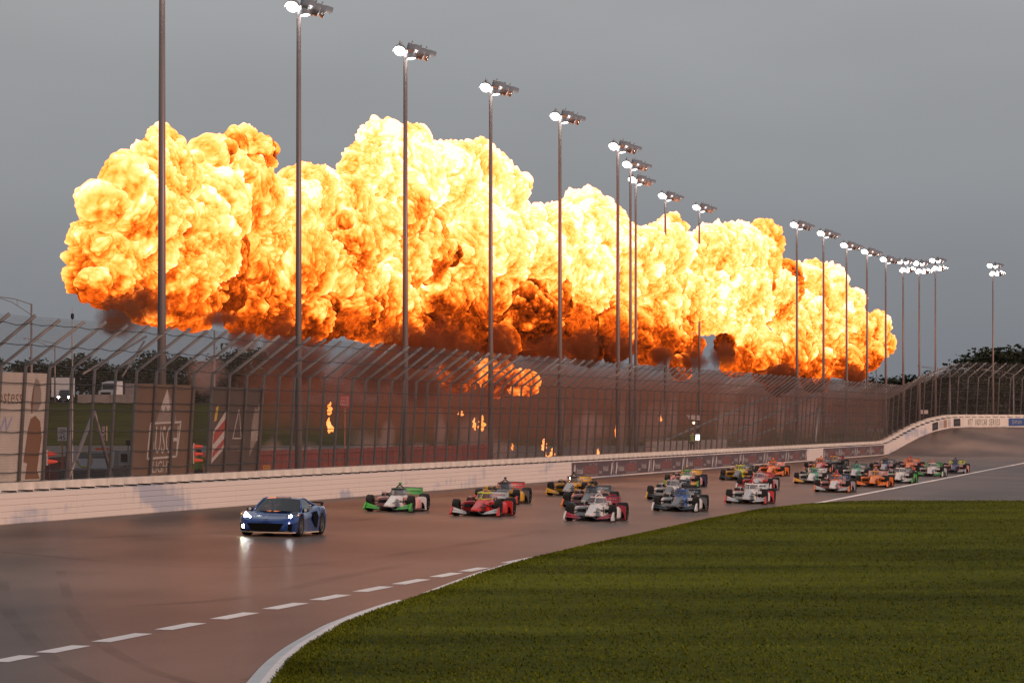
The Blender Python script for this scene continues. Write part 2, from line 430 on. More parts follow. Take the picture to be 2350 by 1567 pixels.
# white kerb round the lawn's near edge
def kerb(i0, i1, wid):
    us = np.linspace(GB[i0][0], GB[i1][0], 40); vs = np.interp(us, [g[0] for g in GB], [g[1] for g in GB])
    P = [on_grass(u, v) for u, v in zip(us, vs)]
    for _ in range(3): P = [P[0]] + [(P[i - 1] + 2 * P[i] + P[i + 1]) / 4 for i in range(1, len(P) - 1)] + [P[-1]]
    b = MB(); rings = []
    for i, p in enumerate(P):
        tg = (P[min(i + 1, len(P) - 1)] - P[max(i - 1, 0)]).normalized(); nr = Vector((-tg.y, tg.x, 0)); g0 = gz(p.x, p.y) - .05
        a, c = p - nr * .02, p + nr * wid
        rings.append([(a.x, a.y, g0), (a.x, a.y, p.z + .012), ((a.x * .6 + c.x * .4), a.y * .6 + c.y * .4, p.z + .02), (c.x, c.y, p.z - .05), (c.x, c.y, g0)])
    b.loft(rings, closed=True)
    return b.mesh('kerb', M_WHITE, smooth=False)
kp = tag(link('white_kerb', kerb(0, 7, .42)), 'white painted kerb curving round the near edge of the lawn', 'kerb', kind='structure')
kp2 = tag(link('white_kerb', kerb(8, 10, .30)), 'short white painted kerb beside the last lane dashes', 'kerb', kind='structure')

# outfield behind the wall, embankment with the highway
OUTZ = .4
strip('outfield', [-.95, -8, -20, -45, -90, -160, -420], lambda t, d: OUTZ - (.4 if d > -1 else 0), M_DIRT, 'bare dark ground behind the outer wall')
b = MB(); rings = []
for X in np.linspace(-420, 70, 30):
    k = 1. if X < 20 else max(0., 1 - (X - 20) / 40)
    rings.append([(X, 545, OUTZ - .2), (X, 560, OUTZ + .05), (X, 600, OUTZ + 2.8 * k), (X, 636, OUTZ + 5.1 * k), (X, 640, OUTZ + 5.3 * k + .02), (X, 672, OUTZ + 5.3 * k + .02), (X, 700, OUTZ + 2 * k), (X, 2400, OUTZ)])
b.loft(rings, caps=False, closed=False)
tag(link('embankment', b.mesh('embankment', M_SLOPE, smooth=True, fix=False)), 'dim green grass embankment rising to the highway', 'terrain', kind='structure')
hw = MB().add([(-420, 641, OUTZ + 5.33), (22, 641, OUTZ + 5.33), (22, 671, OUTZ + 5.33), (-420, 671, OUTZ + 5.33)], [(0, 1, 2, 3)]).mesh('highway', M_ASPH)
tag(link('highway', hw), 'asphalt highway along the top of the embankment', 'road', kind='structure')

# ------------------------------------------------------------------ outer wall: concrete, steel-tube barrier, foam
CT = 1.37          # top of the concrete
wall = thing('concrete_wall', 'pale concrete retaining wall behind the white steel barrier', 'wall', path(0)[0])
def wframe(name, verts_fn, parent, m, faces, label=None):
    b = MB().add(verts_fn, faces); o = link(name, b.mesh(name, m)); o.parent = parent; o.matrix_parent_inverse = parent.matrix_world.inverted(); return o
QF = [(0, 1, 2, 3)[::-1], (4, 5, 6, 7), (0, 4, 7, 3), (1, 2, 6, 5), (0, 1, 5, 4), (3, 7, 6, 2)]
def block(t0, t1, d0, d1, z0, z1):
    return [W(t0, d0, z0), W(t0, d1, z0), W(t0, d1, z1), W(t0, d0, z1), W(t1, d0, z0), W(t1, d1, z0), W(t1, d1, z1), W(t1, d0, z1)]
TEND = L0 + 150; TW0 = (118 - YS) / math.cos(TH0)
bpy.context.view_layer.update()
t = TW0
while t < TEND:
    wframe('wall_segment', block(t + .012, t + 6.08, -.95, -.5, -2.9 if t > L0 - 8 else -.2, CT), wall, M_CONC, QF); t += 6.1
barrier = thing('steel_barrier', 'white horizontal steel tube barrier lining the track', 'barrier', path(0)[0])
bpy.context.view_layer.update()
SH = 1.05
t = TW0
while t < TEND:
    b = MB(); n = 5; h = SH / n
    for k in range(n):
        z0, z1 = k * h + .007, (k + 1) * h - .003
        prof = [(0 - .02, z0), (0., z0 + .02), (0., z1 - .02), (-.02, z1), (-.2, z1), (-.2, z0)]
        a = [W(t + .008, d, z) for d, z in prof]; c = [W(t + 6.092, d, z) for d, z in prof]
        b.loft([a, c])
    # backing so no light leaks between tubes
    b.add(block(t + .01, t + 6.09, -.2, -.03, .0, SH - .02), QF)
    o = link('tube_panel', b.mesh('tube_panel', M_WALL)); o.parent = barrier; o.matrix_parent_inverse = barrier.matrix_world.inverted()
    t += 6.1
t = TW0 + .4
while t < TEND:
    o = wframe('foam_block', block(t, t + .72, -.497, -.17, .55, SH + .062), barrier, M_FOAM, QF); t += 2.03
# sloped cap between barrier and concrete
t = TW0
while t < TEND:
    b = MB().add([W(t, -.03, SH + .004), W(t + 6.1, -.03, SH + .004), W(t + 6.1, -.495, SH + .03), W(t, -.495, SH + .03)], [(0, 1, 2, 3)])
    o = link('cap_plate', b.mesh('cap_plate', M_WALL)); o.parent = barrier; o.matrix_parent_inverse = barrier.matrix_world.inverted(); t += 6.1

# ------------------------------------------------------------------ catch fence
fence = thing('catch_fence', 'tall wire catch fence with bent-over posts on the outer wall', 'fence', path(0)[0])
bpy.context.view_layer.update()
FINV = fence.matrix_world.inverted()
PB, PK, PT = (-.72, CT), (-.47, CT + 3.95), (1.56, CT + 5.53)      # foot, kink, tip in (d, z)
TP0, SP = t_at(44, -.72) - 6 * 3.02, 3.02
tips = []
t = TP0; posts = []
while t < L0 + 100:
    posts.append(t); t += SP
def fpart(name, me_, m=None):
    o = link(name, me_, None, m); o.parent = fence; o.matrix_parent_inverse = FINV; return o
for i, t in enumerate(posts):
    near = t < 260
    b = MB(); j = [random.uniform(-.012, .012) for _ in range(4)]
    k1 = W(t + j[0], PK[0] + j[1], PK[1]); tip = W(t + j[2], PT[0] + j[3] * 3, PT[1] + j[1] * 4)
    b.tube([W(t, *PB), k1, tip], .062 if near else .058, 8 if near else 6)
    b.box(W(t, PB[0], CT + .02), (.26, .26, .04), -TH0)
    fpart('fence_post', b.mesh('fence_post', M_POST, smooth=True))
def cable(d, z, r_=.015, sag=.035):
    pts = []
    for i, t in enumerate(posts):
        pts.append(W(t, d + .07, z))
        if i < len(posts) - 1: pts.append(W(t + SP / 2, d + .07, z - sag * random.uniform(.5, 1.5)))
    fpart('cable', MB().tube(pts, r_, 4).mesh('cable', M_CABLE, fix=False))
for f in (.09, .25, .44, .63, .70, .86): cable(PB[0] + (PK[0] - PB[0]) * f, PB[1] + (PK[1] - PB[1]) * f)
for f in (.06, .45, .86): cable(PK[0] + (PT[0] - PK[0]) * f, PK[1] + (PT[1] - PK[1]) * f, .014, .06)
# woven wire, every strand real
def wires():
    v = []; f = []
    prof = [PB, PK, PT]; o = .062; r_ = .0024
    ts = np.arange(posts[0], posts[-1], .075)
    P = []
    for dd, zz_ in prof:
        for a in range(3):
            g = 2.094 * a; P.append([W(t + r_ * math.cos(g), dd + o + r_ * math.sin(g), zz_)[:] for t in ts])
    P = np.array(P)                                   # 9 x n x 3
    n = len(ts); v = P.transpose(1, 0, 2).reshape(-1, 3); base = np.arange(n) * 9
    q = []
    for s in range(2):
        for a in range(3):
            q.append(np.stack([base + s * 3 + a, base + s * 3 + (a + 1) % 3, base + s * 3 + 3 + (a + 1) % 3, base + s * 3 + 3 + a], 1))
    q = np.concatenate(q)
    hv = []; hq = []; off = len(v)
    hs = [(PB[0] + (PK[0] - PB[0]) * s, PB[1] + (PK[1] - PB[1]) * s) for s in np.arange(.02, 1, .095 / 3.95)]
    hs += [(PK[0] + (PT[0] - PK[0]) * s, PK[1] + (PT[1] - PK[1]) * s) for s in np.arange(.03, .97, .11 / 2.57)]
    tt = np.arange(posts[0], posts[-1], SP)
    for dd, zz_ in hs:
        m_ = len(tt); ring = np.array([[W(t, dd + o + .003 * math.sin(2.094 * a), zz_ + .003 * math.cos(2.094 * a))[:] for t in tt] for a in range(3)])
        hv.append(ring.transpose(1, 0, 2).reshape(-1, 3)); bb = off + np.arange(m_ - 1) * 3
        for a in range(3): hq.append(np.stack([bb + a, bb + (a + 1) % 3, bb + 3 + (a + 1) % 3, bb + 3 + a], 1))
        off += m_ * 3
    V = np.concatenate([v] + hv); Q = np.concatenate([q] + hq)
    me = bpy.data.meshes.new('wire_mesh'); me.vertices.add(len(V)); me.vertices.foreach_set('co', V.ravel())
    me.loops.add(Q.size); me.loops.foreach_set('vertex_index', Q.ravel()); me.polygons.add(len(Q))
    me.polygons.foreach_set('loop_start', np.arange(len(Q)) * 4); me.polygons.foreach_set('loop_total', np.full(len(Q), 4)); me.update(calc_edges=True)
    me.materials.append(M_WIRE); return me
tag(fpart('wire_mesh', wires()), kind='stuff')
# braces behind the gate bay
def fbrace(pa, pb, r_=.05, m=None):
    fpart('brace', MB().tube([pa, pb], r_, 8).mesh('brace', m or M_POLE, smooth=True))
fbrace(behind(216, 945, -1.3), behind(157, 1098, -1.3), .075); fbrace(behind(216, 945, -1.3), behind(258, 1098, -1.3), .075)
fbrace(behind(335, 772, -.9), behind(190, 858, -1.2), .05); fbrace(behind(331, 783, -.9), behind(280, 865, -1.2), .04)
fbrace(behind(158, 1110, -.8), behind(163, 862, -.8), .055)
fbrace(behind(1480, 1030, -3), behind(1760, 912, -3), .09, M_POST); fbrace(behind(1625, 1020, -3), behind(1870, 905, -3), .09, M_POST); fbrace(behind(1690, 1015, -3), behind(1890, 940, -3), .08, M_POST)
fbrace(behind(1870, 1015, -.6), behind(1876, 935, -.6), .14, M_POST)

# ------------------------------------------------------------------ printed banners hung behind the fence mesh
def fence_d(z): return PB[0] + (PK[0] - PB[0]) * (z - CT) / (PK[1] - CT)
def Wb(u, z, off):
    """point on the leaning fence plane, off metres to its track side, at photo column u (measured at the wall foot)"""
    t = t_at(u, -.8); return W(t, fence_d(z) + off, z)
def fence_sheet(us, zs, m, off, thick, name, parent=None):
    b = MB(); f = [Wb(us[0], zs[0], off), Wb(us[1], zs[0], off), Wb(us[1], zs[1], off), Wb(us[0], zs[1], off)]
    g = [Wb(us[0], zs[0], off - thick), Wb(us[1], zs[0], off - thick), Wb(us[1], zs[1], off - thick), Wb(us[0], zs[1], off - thick)]
    b.add(f + g, [(0, 1, 2, 3), (7, 6, 5, 4), (0, 4, 5, 1), (1, 5, 6, 2), (2, 6, 7, 3), (3, 7, 4, 0)])
    return link(name, b.mesh(name, m), parent)
def fence_poly(pts, m, off, name, parent):
    return link(name, MB().add([Wb(u, z, off) for u, z in pts], [tuple(range(len(pts)))]).mesh(name, m), parent)
def fence_text(s, u0, u1, z0, z1, m, off, parent, shear=0., rise=0.):
    a, c = Wb(u0, (z0 + z1) / 2, off), Wb(u1, (z0 + z1) / 2, off)
    me = text_mesh(s, 1., (c - a).length, z1 - z0, shear); o = link('lettering', me, parent, m)
    x = (c - a).normalized(); up = (Wb((u0 + u1) / 2, z1, off) - Wb((u0 + u1) / 2, z0, off)).normalized()
    if rise: x = (x + up * rise).normalized(); 
    z = x.cross(up).normalized(); y = z.cross(x) if not rise else up
    basis(o, x, y, z, (a + c) / 2); return o
M_B1 = mat('cream_vinyl', (.50, .43, .37), .6, noise=.1, nscale=.8); M_B2 = mat('tan_vinyl', (.155, .088, .052), .6, noise=.1, nscale=.8)
M_B3 = mat('brown_vinyl', (.085, .055, .040), .6, noise=.1, nscale=.8); M_PRW = mat('white_print', (.50, .44, .40), .6); M_PRB = mat('brown_print', (.19, .085, .04), .6)
M_PRR = mat('red_print', (.36, .06, .04), .6); M_PRY = mat('yellow_print', (.55, .36, .05), .6); M_PRU = mat('blue_print', (.25, .27, .42), .6); M_PRG = mat('grey_print', (.25, .19, .16), .6)
OFF = -.085
B1 = fence_sheet((-75, 99), (CT + .03, 5.12), M_B1, OFF, .015, 'fence_banner'); tag(B1, 'cream banner with brown bottle picture on the fence at left edge', 'banner', 'banners on the catch fence')
fence_poly([(57, 1.45), (60, 2.0), (51, 2.05), (57, 3.2), (62, 3.55), (72, 3.65), (84, 3.45), (90, 2.9), (86, 2.2), (84, 1.75), (91, 1.45)], M_PRB, OFF + .004, 'bottle_print', B1)
fence_poly([(62, 4.0), (64, 4.7), (68, 4.95), (76, 4.85), (82, 4.5), (84, 4.1), (78, 3.85), (68, 3.8)], M_PRG, OFF + .004, 'portrait_print', B1)
fence_poly([(63, 3.7), (60, 4.0), (63, 4.6), (66, 4.7), (65, 3.75)], M_PRB, OFF + .006, 'portrait_print', B1)
fence_text('hostess', -28, 40, 4.05, 4.55, M_PRB, OFF + .004, B1); fence_text('NW', -40, 20, 3.05, 3.6, M_PRU, OFF + .004, B1, .2)
B2 = fence_sheet((300, 437), (CT + .03, 4.86), M_B2, OFF, .015, 'fence_banner'); tag(B2, 'tan banner with white mountain and large white lettering on fence', 'banner', 'banners on the catch fence')
fence_poly([(349, 3.35), (372, 4.68), (392, 3.9), (398, 3.35)], M_PRG, OFF + .003, 'mountain_print', B2)
fence_poly([(360, 4.0), (372, 4.70), (381, 4.0), (377, 3.8), (371, 4.05), (366, 3.75)], M_PRW, OFF + .005, 'snow_print', B2)
for q in ([(337, 3.32), (409, 3.38), (409, 3.46), (337, 3.40)], [(334, 1.98), (404, 2.04), (404, 2.12), (334, 2.06)], [(334, 1.98), (337, 1.98), (340, 3.4), (337, 3.4)], [(401, 2.04), (404, 2.04), (409, 3.4), (406, 3.4)]):
    fence_poly(q, M_PRW, OFF + .005, 'frame_print', B2)
fence_text('BUSCH', 340, 403, 2.2, 3.28, M_PRW, OFF + .007, B2); fence_text('LIGHT', 349, 392, 1.48, 1.92, M_PRW, OFF + .005, B2)
B3 = fence_sheet((478, 596), (CT + .03, 4.83), M_B3, OFF, .015, 'fence_banner'); tag(B3, 'dark brown banner with three small logos side by side on fence', 'banner', 'banners on the catch fence')
fence_poly([(484, 1.75), (512, 2.35), (515, 3.75), (511, 3.9), (484, 3.05)], M_PRW, OFF + .003, 'logo_print', B3)
fence_poly([(485, 1.95), (510, 2.5), (510, 2.75), (485, 2.2)], M_PRR, OFF + .005, 'logo_print', B3); fence_poly([(485, 2.5), (511, 3.1), (513, 3.6), (485, 2.95)], M_PRR, OFF + .005, 'logo_print', B3)
fence_poly([(484, 3.4), (490, 3.5), (493, 4.1), (487, 4.0)], M_PRY, OFF + .004, 'logo_print', B3)
for q in ([(529, 2.72), (549, 2.72), (549, 2.76), (529, 2.76)], [(529, 2.76), (530.5, 2.76), (540.5, 3.9), (539.5, 3.95)], [(548, 2.76), (549.5, 2.76), (541, 3.9), (540, 3.95)]):
    fence_poly(q, M_PRW, OFF + .004, 'triangle_print', B3)
fence_text('PARTNERS', 525, 555, 2.2, 2.45, M_PRG, OFF + .004, B3)
fence_poly([(570, 1.95), (590, 2.9), (591, 3.7), (586, 4.2), (581, 3.9), (577, 4.05), (572, 3.4)], M_PRG, OFF + .003, 'logo_print', B3)
fence_text('winner', 571, 590, 2.6, 3.3, M_PRW, OFF + .006, B3, .3)

# ------------------------------------------------------------------ advertising panels on the barrier
M_AD = mat('maroon_vinyl', (.080, .045, .047), .45, noise=.12, nscale=.6); M_ADW = mat('panel_white_print', (.46, .41, .39), .5); M_ADR = mat('panel_red_print', (.34, .10, .075), .5)
M_ADB = mat('blue_vinyl', (.03, .075, .22), .45); M_ADK = mat('black_vinyl', (.03, .026, .025), .5); M_LETT = mat('black_lettering', (.02, .02, .02), .5)
def wall_sheet(t0, t1, z0, z1, m, off, name, parent=None, n=3):
    b = MB(); rows = []
    for k in range(n + 1):
        t = t0 + (t1 - t0) * k / n; rows.append([W(t, off, z0), W(t, off, z1), W(t, off - .006, z1), W(t, off - .006, z0)])
    return link(name, b.loft(rows).mesh(name, m), parent)
def wall_text(s, t, wid, z, h, m, off, parent, shear=0.):
    o = link('lettering', text_mesh(s, 1., wid, h, shear), parent, m); p, tg, n = path(t)
    sl = (zw(t + .5) - zw(t - .5)); x = (tg + Vector((0, 0, sl))).normalized(); zz_ = x.cross(Vector((0, 0, 1))).normalized()
    basis(o, x, zz_.cross(x), zz_, W(t, off, z)); return o
eu = [1311, 1408.5, 1494, 1571, 1638.7, 1701, 1756, 1806, 1851.7]
eu2 = [1889, 1927, 1964, 1998, 2029]
idx = 0
for E in (eu, eu2):
    for a, c in zip(E[:-1], E[1:]):
        t0, t1 = t_at(a) + .12, t_at(c) - .12; L = t1 - t0
        o = wall_sheet(t0, t1, .10, 1.0, M_AD, .012, 'advertising_panel', None, 1)
        tag(o, '%s maroon advertising panel along the white barrier counting from the left' % ORD[idx], 'banner', 'advertising panels on the barrier'); idx += 1
        f = lambda s: t0 + L * s
        wall_text('hital', f(.185), L * .14, .50, .36, M_ADW, .016, o); wall_text('hital', f(.80), L * .12, .56, .34, M_ADW, .016, o)
        wall_text('BOMMARITO', f(.45), L * .31, .40, .30, M_ADR, .016, o); wall_text('BOMMARITO', f(.45), L * .30, .66, .22, M_ADR, .016, o)
        wall_text('x * x', f(.50), L * .18, .86, .12, M_ADW, .016, o); wall_text('500', f(.67), L * .07, .33, .16, M_ADW, .016, o); wall_text('GROUP', f(.45), L * .30, .20, .07, M_ADW, .016, o)
        for s0 in (.03, .92):
            p = [(s0, .2), (s0 + .02, .12), (s0 + .055, .55), (s0 + .05, .9), (s0 + .03, .86), (s0 + .012, .5)]
            link('feather_print', MB().add([W(f(s), .016, z) for s, z in p], [tuple(range(6))]).mesh('feather_print', M_ADW), o)
# panels in the turn
def t_turn(u):
    lo, hi = L0 - 30, L0 + 120
    for _ in range(50):
        mid = (lo + hi) / 2; p = path(mid)[0]
        if CX + F * p.x / p.y < u: lo = mid
        else: hi = mid
    return lo
for (a, c, m, lab) in [(2139, 2152, M_ADK, 'small dark grey poster on the white wall where the turn begins'), (2155, 2163, M_ADW, 'narrow grey poster between the dark poster and the brown poster'),
                       (2164.5, 2172, mat('brown_poster', (.30, .18, .12), .5), 'small brown poster on the white wall in the turn'), (2175, 2181, M_ADW, 'narrow grey poster right of the brown poster on the turn wall'),
                       (2188, 2203, M_ADK, 'black poster on the white wall left of the long black lettering')]:
    o = wall_sheet(t_turn(a), t_turn(c), .14, .94, m, .045, 'wall_poster'); tag(o, lab, 'poster', 'posters on the turn wall')
    wall_text('* * *', (t_turn(a) + t_turn(c)) / 2, (t_turn(c) - t_turn(a)) * .6, .55, .08, M_ADW if m is not M_ADW else M_ADK, .060, o)
tb0, tb1 = t_turn(2314), t_turn(2390)
o = wall_sheet(tb0, tb1, .14, .98, M_ADB, .045, 'wall_banner', None, 12); tag(o, 'blue banner with white lettering on the turn wall at right edge', 'banner')
tt0, tt1 = t_turn(2322), t_turn(2343)
wall_text('NTT DATA', (tt0 * .38 + tt1 * .62), (tt1 - tt0) * .78, .56, .34, M_PRW, .062, o); wall_text('O', tt0 * .94 + tt1 * .06, (tt1 - tt0) * .16, .56, .5, M_PRW, .062, o)
ta, tb = t_turn(2220), t_turn(2294)
LT = link('lettering_board', wall_sheet(ta - 1.5, tb + 1.5, .10, 1.0, mat('plain_white_board', (.66, .60, .52), .5), .045, 'lettering_board', None, 16).data); bpy.data.objects.remove([x for x in COL.objects if x.name.startswith('lettering_board') and x is not LT][0]); LT.name = 'lettering_board'
tag(LT, 'white board with long black italic lettering on the turn wall', 'sign')
words = 'NTT INDYCAR SERIES'; n = len(words)
for i, ch in enumerate(words):
    if ch == ' ': continue
    s = (i + .5) / n; tq = ta + (tb - ta) * s; wd_ = (tb - ta) / n * (.35 if ch == 'I' else .74)
    wall_text(ch, tq, wd_, .56, .66, M_LETT, .058, LT, .15)

# ------------------------------------------------------------------ floodlight poles
def flood_meshes():
    b = MB().lathe([(.05, -.36), (.17, -.33), (.25, -.22), (.30, -.08), (.325, .03)], axis='x', n=16, closed=True); b.lathe([(.05, -.36), (.001, -.37)], axis='x', n=16, closed=True)
    n = 12; ri = []
    for x, r_ in ((.02, .327), (.34, .34)):
        ri.append([(x, r_ * math.cos(g), r_ * math.sin(g)) for g in np.linspace(R(5), R(175), n)])
    b.loft(ri, caps=False, closed=False); b.box((-.30, 0, .16), (.16, .16, .22)); b.tube([(-.2, 0, .1), (-.2, 0, .42)], .035, 6)
    body = b.mesh('floodlight', M_SILV2, smooth=True, fix=False)
    lens = MB().lathe([(.305, .02), (.31, .0)], axis='x', n=18).mesh('lens', M_LENS)
    return body, lens
M_SILV2 = mat('lamp_housing', (.30, .30, .31), .35, metal=.6); M_LENS = mat('lit_lens', (.9, .9, .9), .3, emis=(1., .97, .92), estr=9.)
FB, FLN = flood_meshes()
def flood_pole(u, vtop, Y, vb, label, two=False, spot=0., dark=False, r0=.17):
    base = at(u, 962, Y); base.z = OUTZ; ztop = HC + (HV - vtop) / F * Y
    o = thing('floodlight_pole', label, 'light pole', base, 0, 'floodlight poles behind the fence'); h = ztop - base.z
    link('pole', MB().tube([(0, 0, 0), (0, 0, h * .5), (0, 0, h - .5)], [r0, r0 * .78, r0 * .58], 12).mesh('pole', M_POLE, smooth=True), o)
    link('base_plate', MB().lathe([(r0 * 1.9, 0), (r0 * 1.9, .06), (r0 * 1.15, .08), (r0 * 1.1, .5)], axis='z', n=12).mesh('base_plate', M_POLE), o)
    k = 1.0
    def fl(x, y, z, aim):
        f = link('floodlight', FB, o); f.location = (x, y, h + z); a = Vector(aim).normalized()
        f.rotation_euler = a.to_track_quat('X', 'Z').to_euler(); g = link('lens', FLN, f); return f
    nx = (.985, -.173)
    arm = MB().box((.3, 0, -.32), (1.5, .12, .10), 0, R(14)); arm.box((-.15, 0, -.12), (.8, .08, .07), 0, R(14)); arm.box((0, 0, -.4), (.2, .2, .4)); arm.box((.55, 0, -.12), (.5, .14, .16), 0, R(14))
    link('crossarm', arm.mesh('crossarm', M_POLE), o)
    if two:
        arm2 = MB().box((.2, 0, -1.25), (1.9, .1, .1)); link('crossarm', arm2.mesh('crossarm', M_POLE), o)
        for x, z, aim in ((-.35, -.35, (-.15, -.9, -.4)), (.35, -.4, (.5, -.6, -.5)), (.85, -.45, (.9, -.1, -.4)), (-.1, -1.25, (.1, -.9, -.4)), (.5, -1.25, (.4, -.8, -.4)), (.95, -1.3, (.9, .2, -.5))):
            fl(x, -.1, z, aim)
    else:
        for x, z, aim in ((-.27, -.42, (-.12, -.86, -.42)), (.42, -.42, (.95, .1, -.35)), (.28, -.72, (.1, -.5, -.85)), (.85, -.62, (.9, .35, -.4)), (1.15, -.70, (.93, .2, -.35))):
            fl(x, -.1, z, aim)
    if spot:
        l = bpy.data.lights.new('floodlight_beam', 'SPOT'); l.energy = spot; l.spot_size = R(68); l.spot_blend = .6; l.color = (1, .74, .56); l.shadow_soft_size = .5
        q = bpy.data.objects.new('floodlight_beam', l); COL.objects.link(q); q.parent = o; q.location = (.9, -.5, h - .9)
        d = Vector((17.5, -3, -h + .4)); q.rotation_euler = d.to_track_quat('-Z', 'Y').to_euler()
    return o
def mainY(u, d=-3.): return (-KX - d / math.cos(TH0)) / (TX - (u - CX) / F)
SPOT = 12500.
PL = [(371, -118, mainY(371), False, SPOT, .20), (685, -8, mainY(685), False, SPOT, .17), (930, 96, mainY(930), False, SPOT, .17), (1126, 182, mainY(1126), False, SPOT, .16), (1285, 250, mainY(1285), False, SPOT, .16),
      (1418, 320, mainY(1418), False, SPOT, .16), (1447, 363, 347, False, SPOT, .15), (1459, 399, 369, False, 0, .14), (1527, 437, 396, False, 0, .15), (1605, 464, 417, False, 0, .13),
      (1829, 504, mainY(1829), False, SPOT, .15), (1890, 524, mainY(1890), False, SPOT, .15), (1943, 552, mainY(1943), False, SPOT, .15), (1990, 567, mainY(1990), False, SPOT, .15), (2033, 585, 487, False, SPOT, .15),
      (2073, 592, 502, True, SPOT, .14), (2110, 596, 514, True, SPOT, .14), (2147, 590, 527, True, SPOT, .13), (2279, 602, 535, True, SPOT, .13)]
for i, (u, vt, Y, two, sp, r0) in enumerate(PL):
    lab = '%s tall floodlight pole counting from the left of the row behind the fence' % ORD[i]
    if i == 0: lab = 'thick dark pole at far left whose head is above the picture'
    if i == 18: lab = 'isolated floodlight pole with two rows of lamps at far right'
    flood_pole(u, vt, Y, 0, lab, two, sp, False, r0)

for i, Y in enumerate((163., 138., 113.)):
    p = Vector((KX - 3.05 + TX * Y, Y, 0)); flood_pole(CX + F * p.x / Y, HV - 19.2 * F / Y, Y, 0, ('nearest', 'second nearest', 'third nearest')[2 - i] + ' floodlight pole of the row, outside the left edge', False, SPOT * .6, False, .2)

# ------------------------------------------------------------------ the fireball
def ico(sub):
    bm = bmesh.new(); bmesh.ops.create_icosphere(bm, subdivisions=sub, radius=1.)
    v = np.array([x.co[:] for x in bm.verts]); f = np.array([[y.index for y in x.verts] for x in bm.faces]); bm.free(); return v, f
ICO = {k: ico(k) for k in (3, 4, 5, 6)}
def fire_mat():
    m = bpy.data.materials.new('flame'); m.use_nodes = True; n = m.node_tree; n.nodes.clear()
    o = n.nodes.new('ShaderNodeOutputMaterial'); em = n.nodes.new('ShaderNodeEmission')
    at_ = n.nodes.new('ShaderNodeAttribute'); at_.attribute_name = 'ember'
    g = n.nodes.new('ShaderNodeNewGeometry')
    a = n.nodes.new('ShaderNodeTexNoise'); a.inputs['Scale'].default_value = 1.9; a.inputs['Detail'].default_value = 9; a.inputs['Roughness'].default_value = .72; a.inputs['Distortion'].default_value = .7
    n.links.new(g.outputs['Position'], a.inputs['Vector'])
    b = n.nodes.new('ShaderNodeTexNoise'); b.inputs['Scale'].default_value = .22; b.inputs['Detail'].default_value = 3
    n.links.new(g.outputs['Position'], b.inputs['Vector'])
    c = n.nodes.new('ShaderNodeTexNoise'); c.noise_type = 'RIDGED_MULTIFRACTAL' if hasattr(c, 'noise_type') else c.noise_type
    c.inputs['Scale'].default_value = .9; c.inputs['Detail'].default_value = 6; c.inputs['Distortion'].default_value = .6
    n.links.new(g.outputs['Position'], c.inputs['Vector'])
    x = n.nodes.new('ShaderNodeMath'); x.operation = 'MULTIPLY_ADD'; x.inputs[1].default_value = .62; n.links.new(a.outputs['Fac'], x.inputs[0]); n.links.new(at_.outputs['Fac'], x.inputs[2])
    y = n.nodes.new('ShaderNodeMath'); y.operation = 'MULTIPLY_ADD'; y.inputs[1].default_value = .55; n.links.new(b.outputs['Fac'], y.inputs[0]); n.links.new(x.outputs[0], y.inputs[2])
    z = n.nodes.new('ShaderNodeMath'); z.operation = 'SUBTRACT'; z.inputs[1].default_value = .585; n.links.new(y.outputs[0], z.inputs[0])
    r = n.nodes.new('ShaderNodeValToRGB'); r.color_ramp.interpolation = 'LINEAR'; el = r.color_ramp.elements
    stops = [(0., (.010, .002, .001)), (.13, (.05, .008, .002)), (.25, (.32, .040, .004)), (.37, (1.0, .13, .008)), (.49, (1.9, .34, .028)), (.62, (2.7, .66, .10)), (.76, (3.2, .92, .24)), (.90, (3.6, 1.15, .46)), (1., (4.2, 1.7, .95))]
    el[0].position, el[0].color = stops[0][0], (*stops[0][1], 1); el[1].position, el[1].color = stops[-1][0], (*stops[-1][1], 1)
    for p, cc in stops[1:-1]: q = el.new(p); q.color = (*cc, 1)
    n.links.new(z.outputs[0], r.inputs[0]); n.links.new(r.outputs[0], em.inputs['Color']); em.inputs['Strength'].default_value = 1.0
    n.links.new(em.outputs[0], o.inputs['Surface'])
    return m
M_FIRE = fire_mat()
FD = -13.
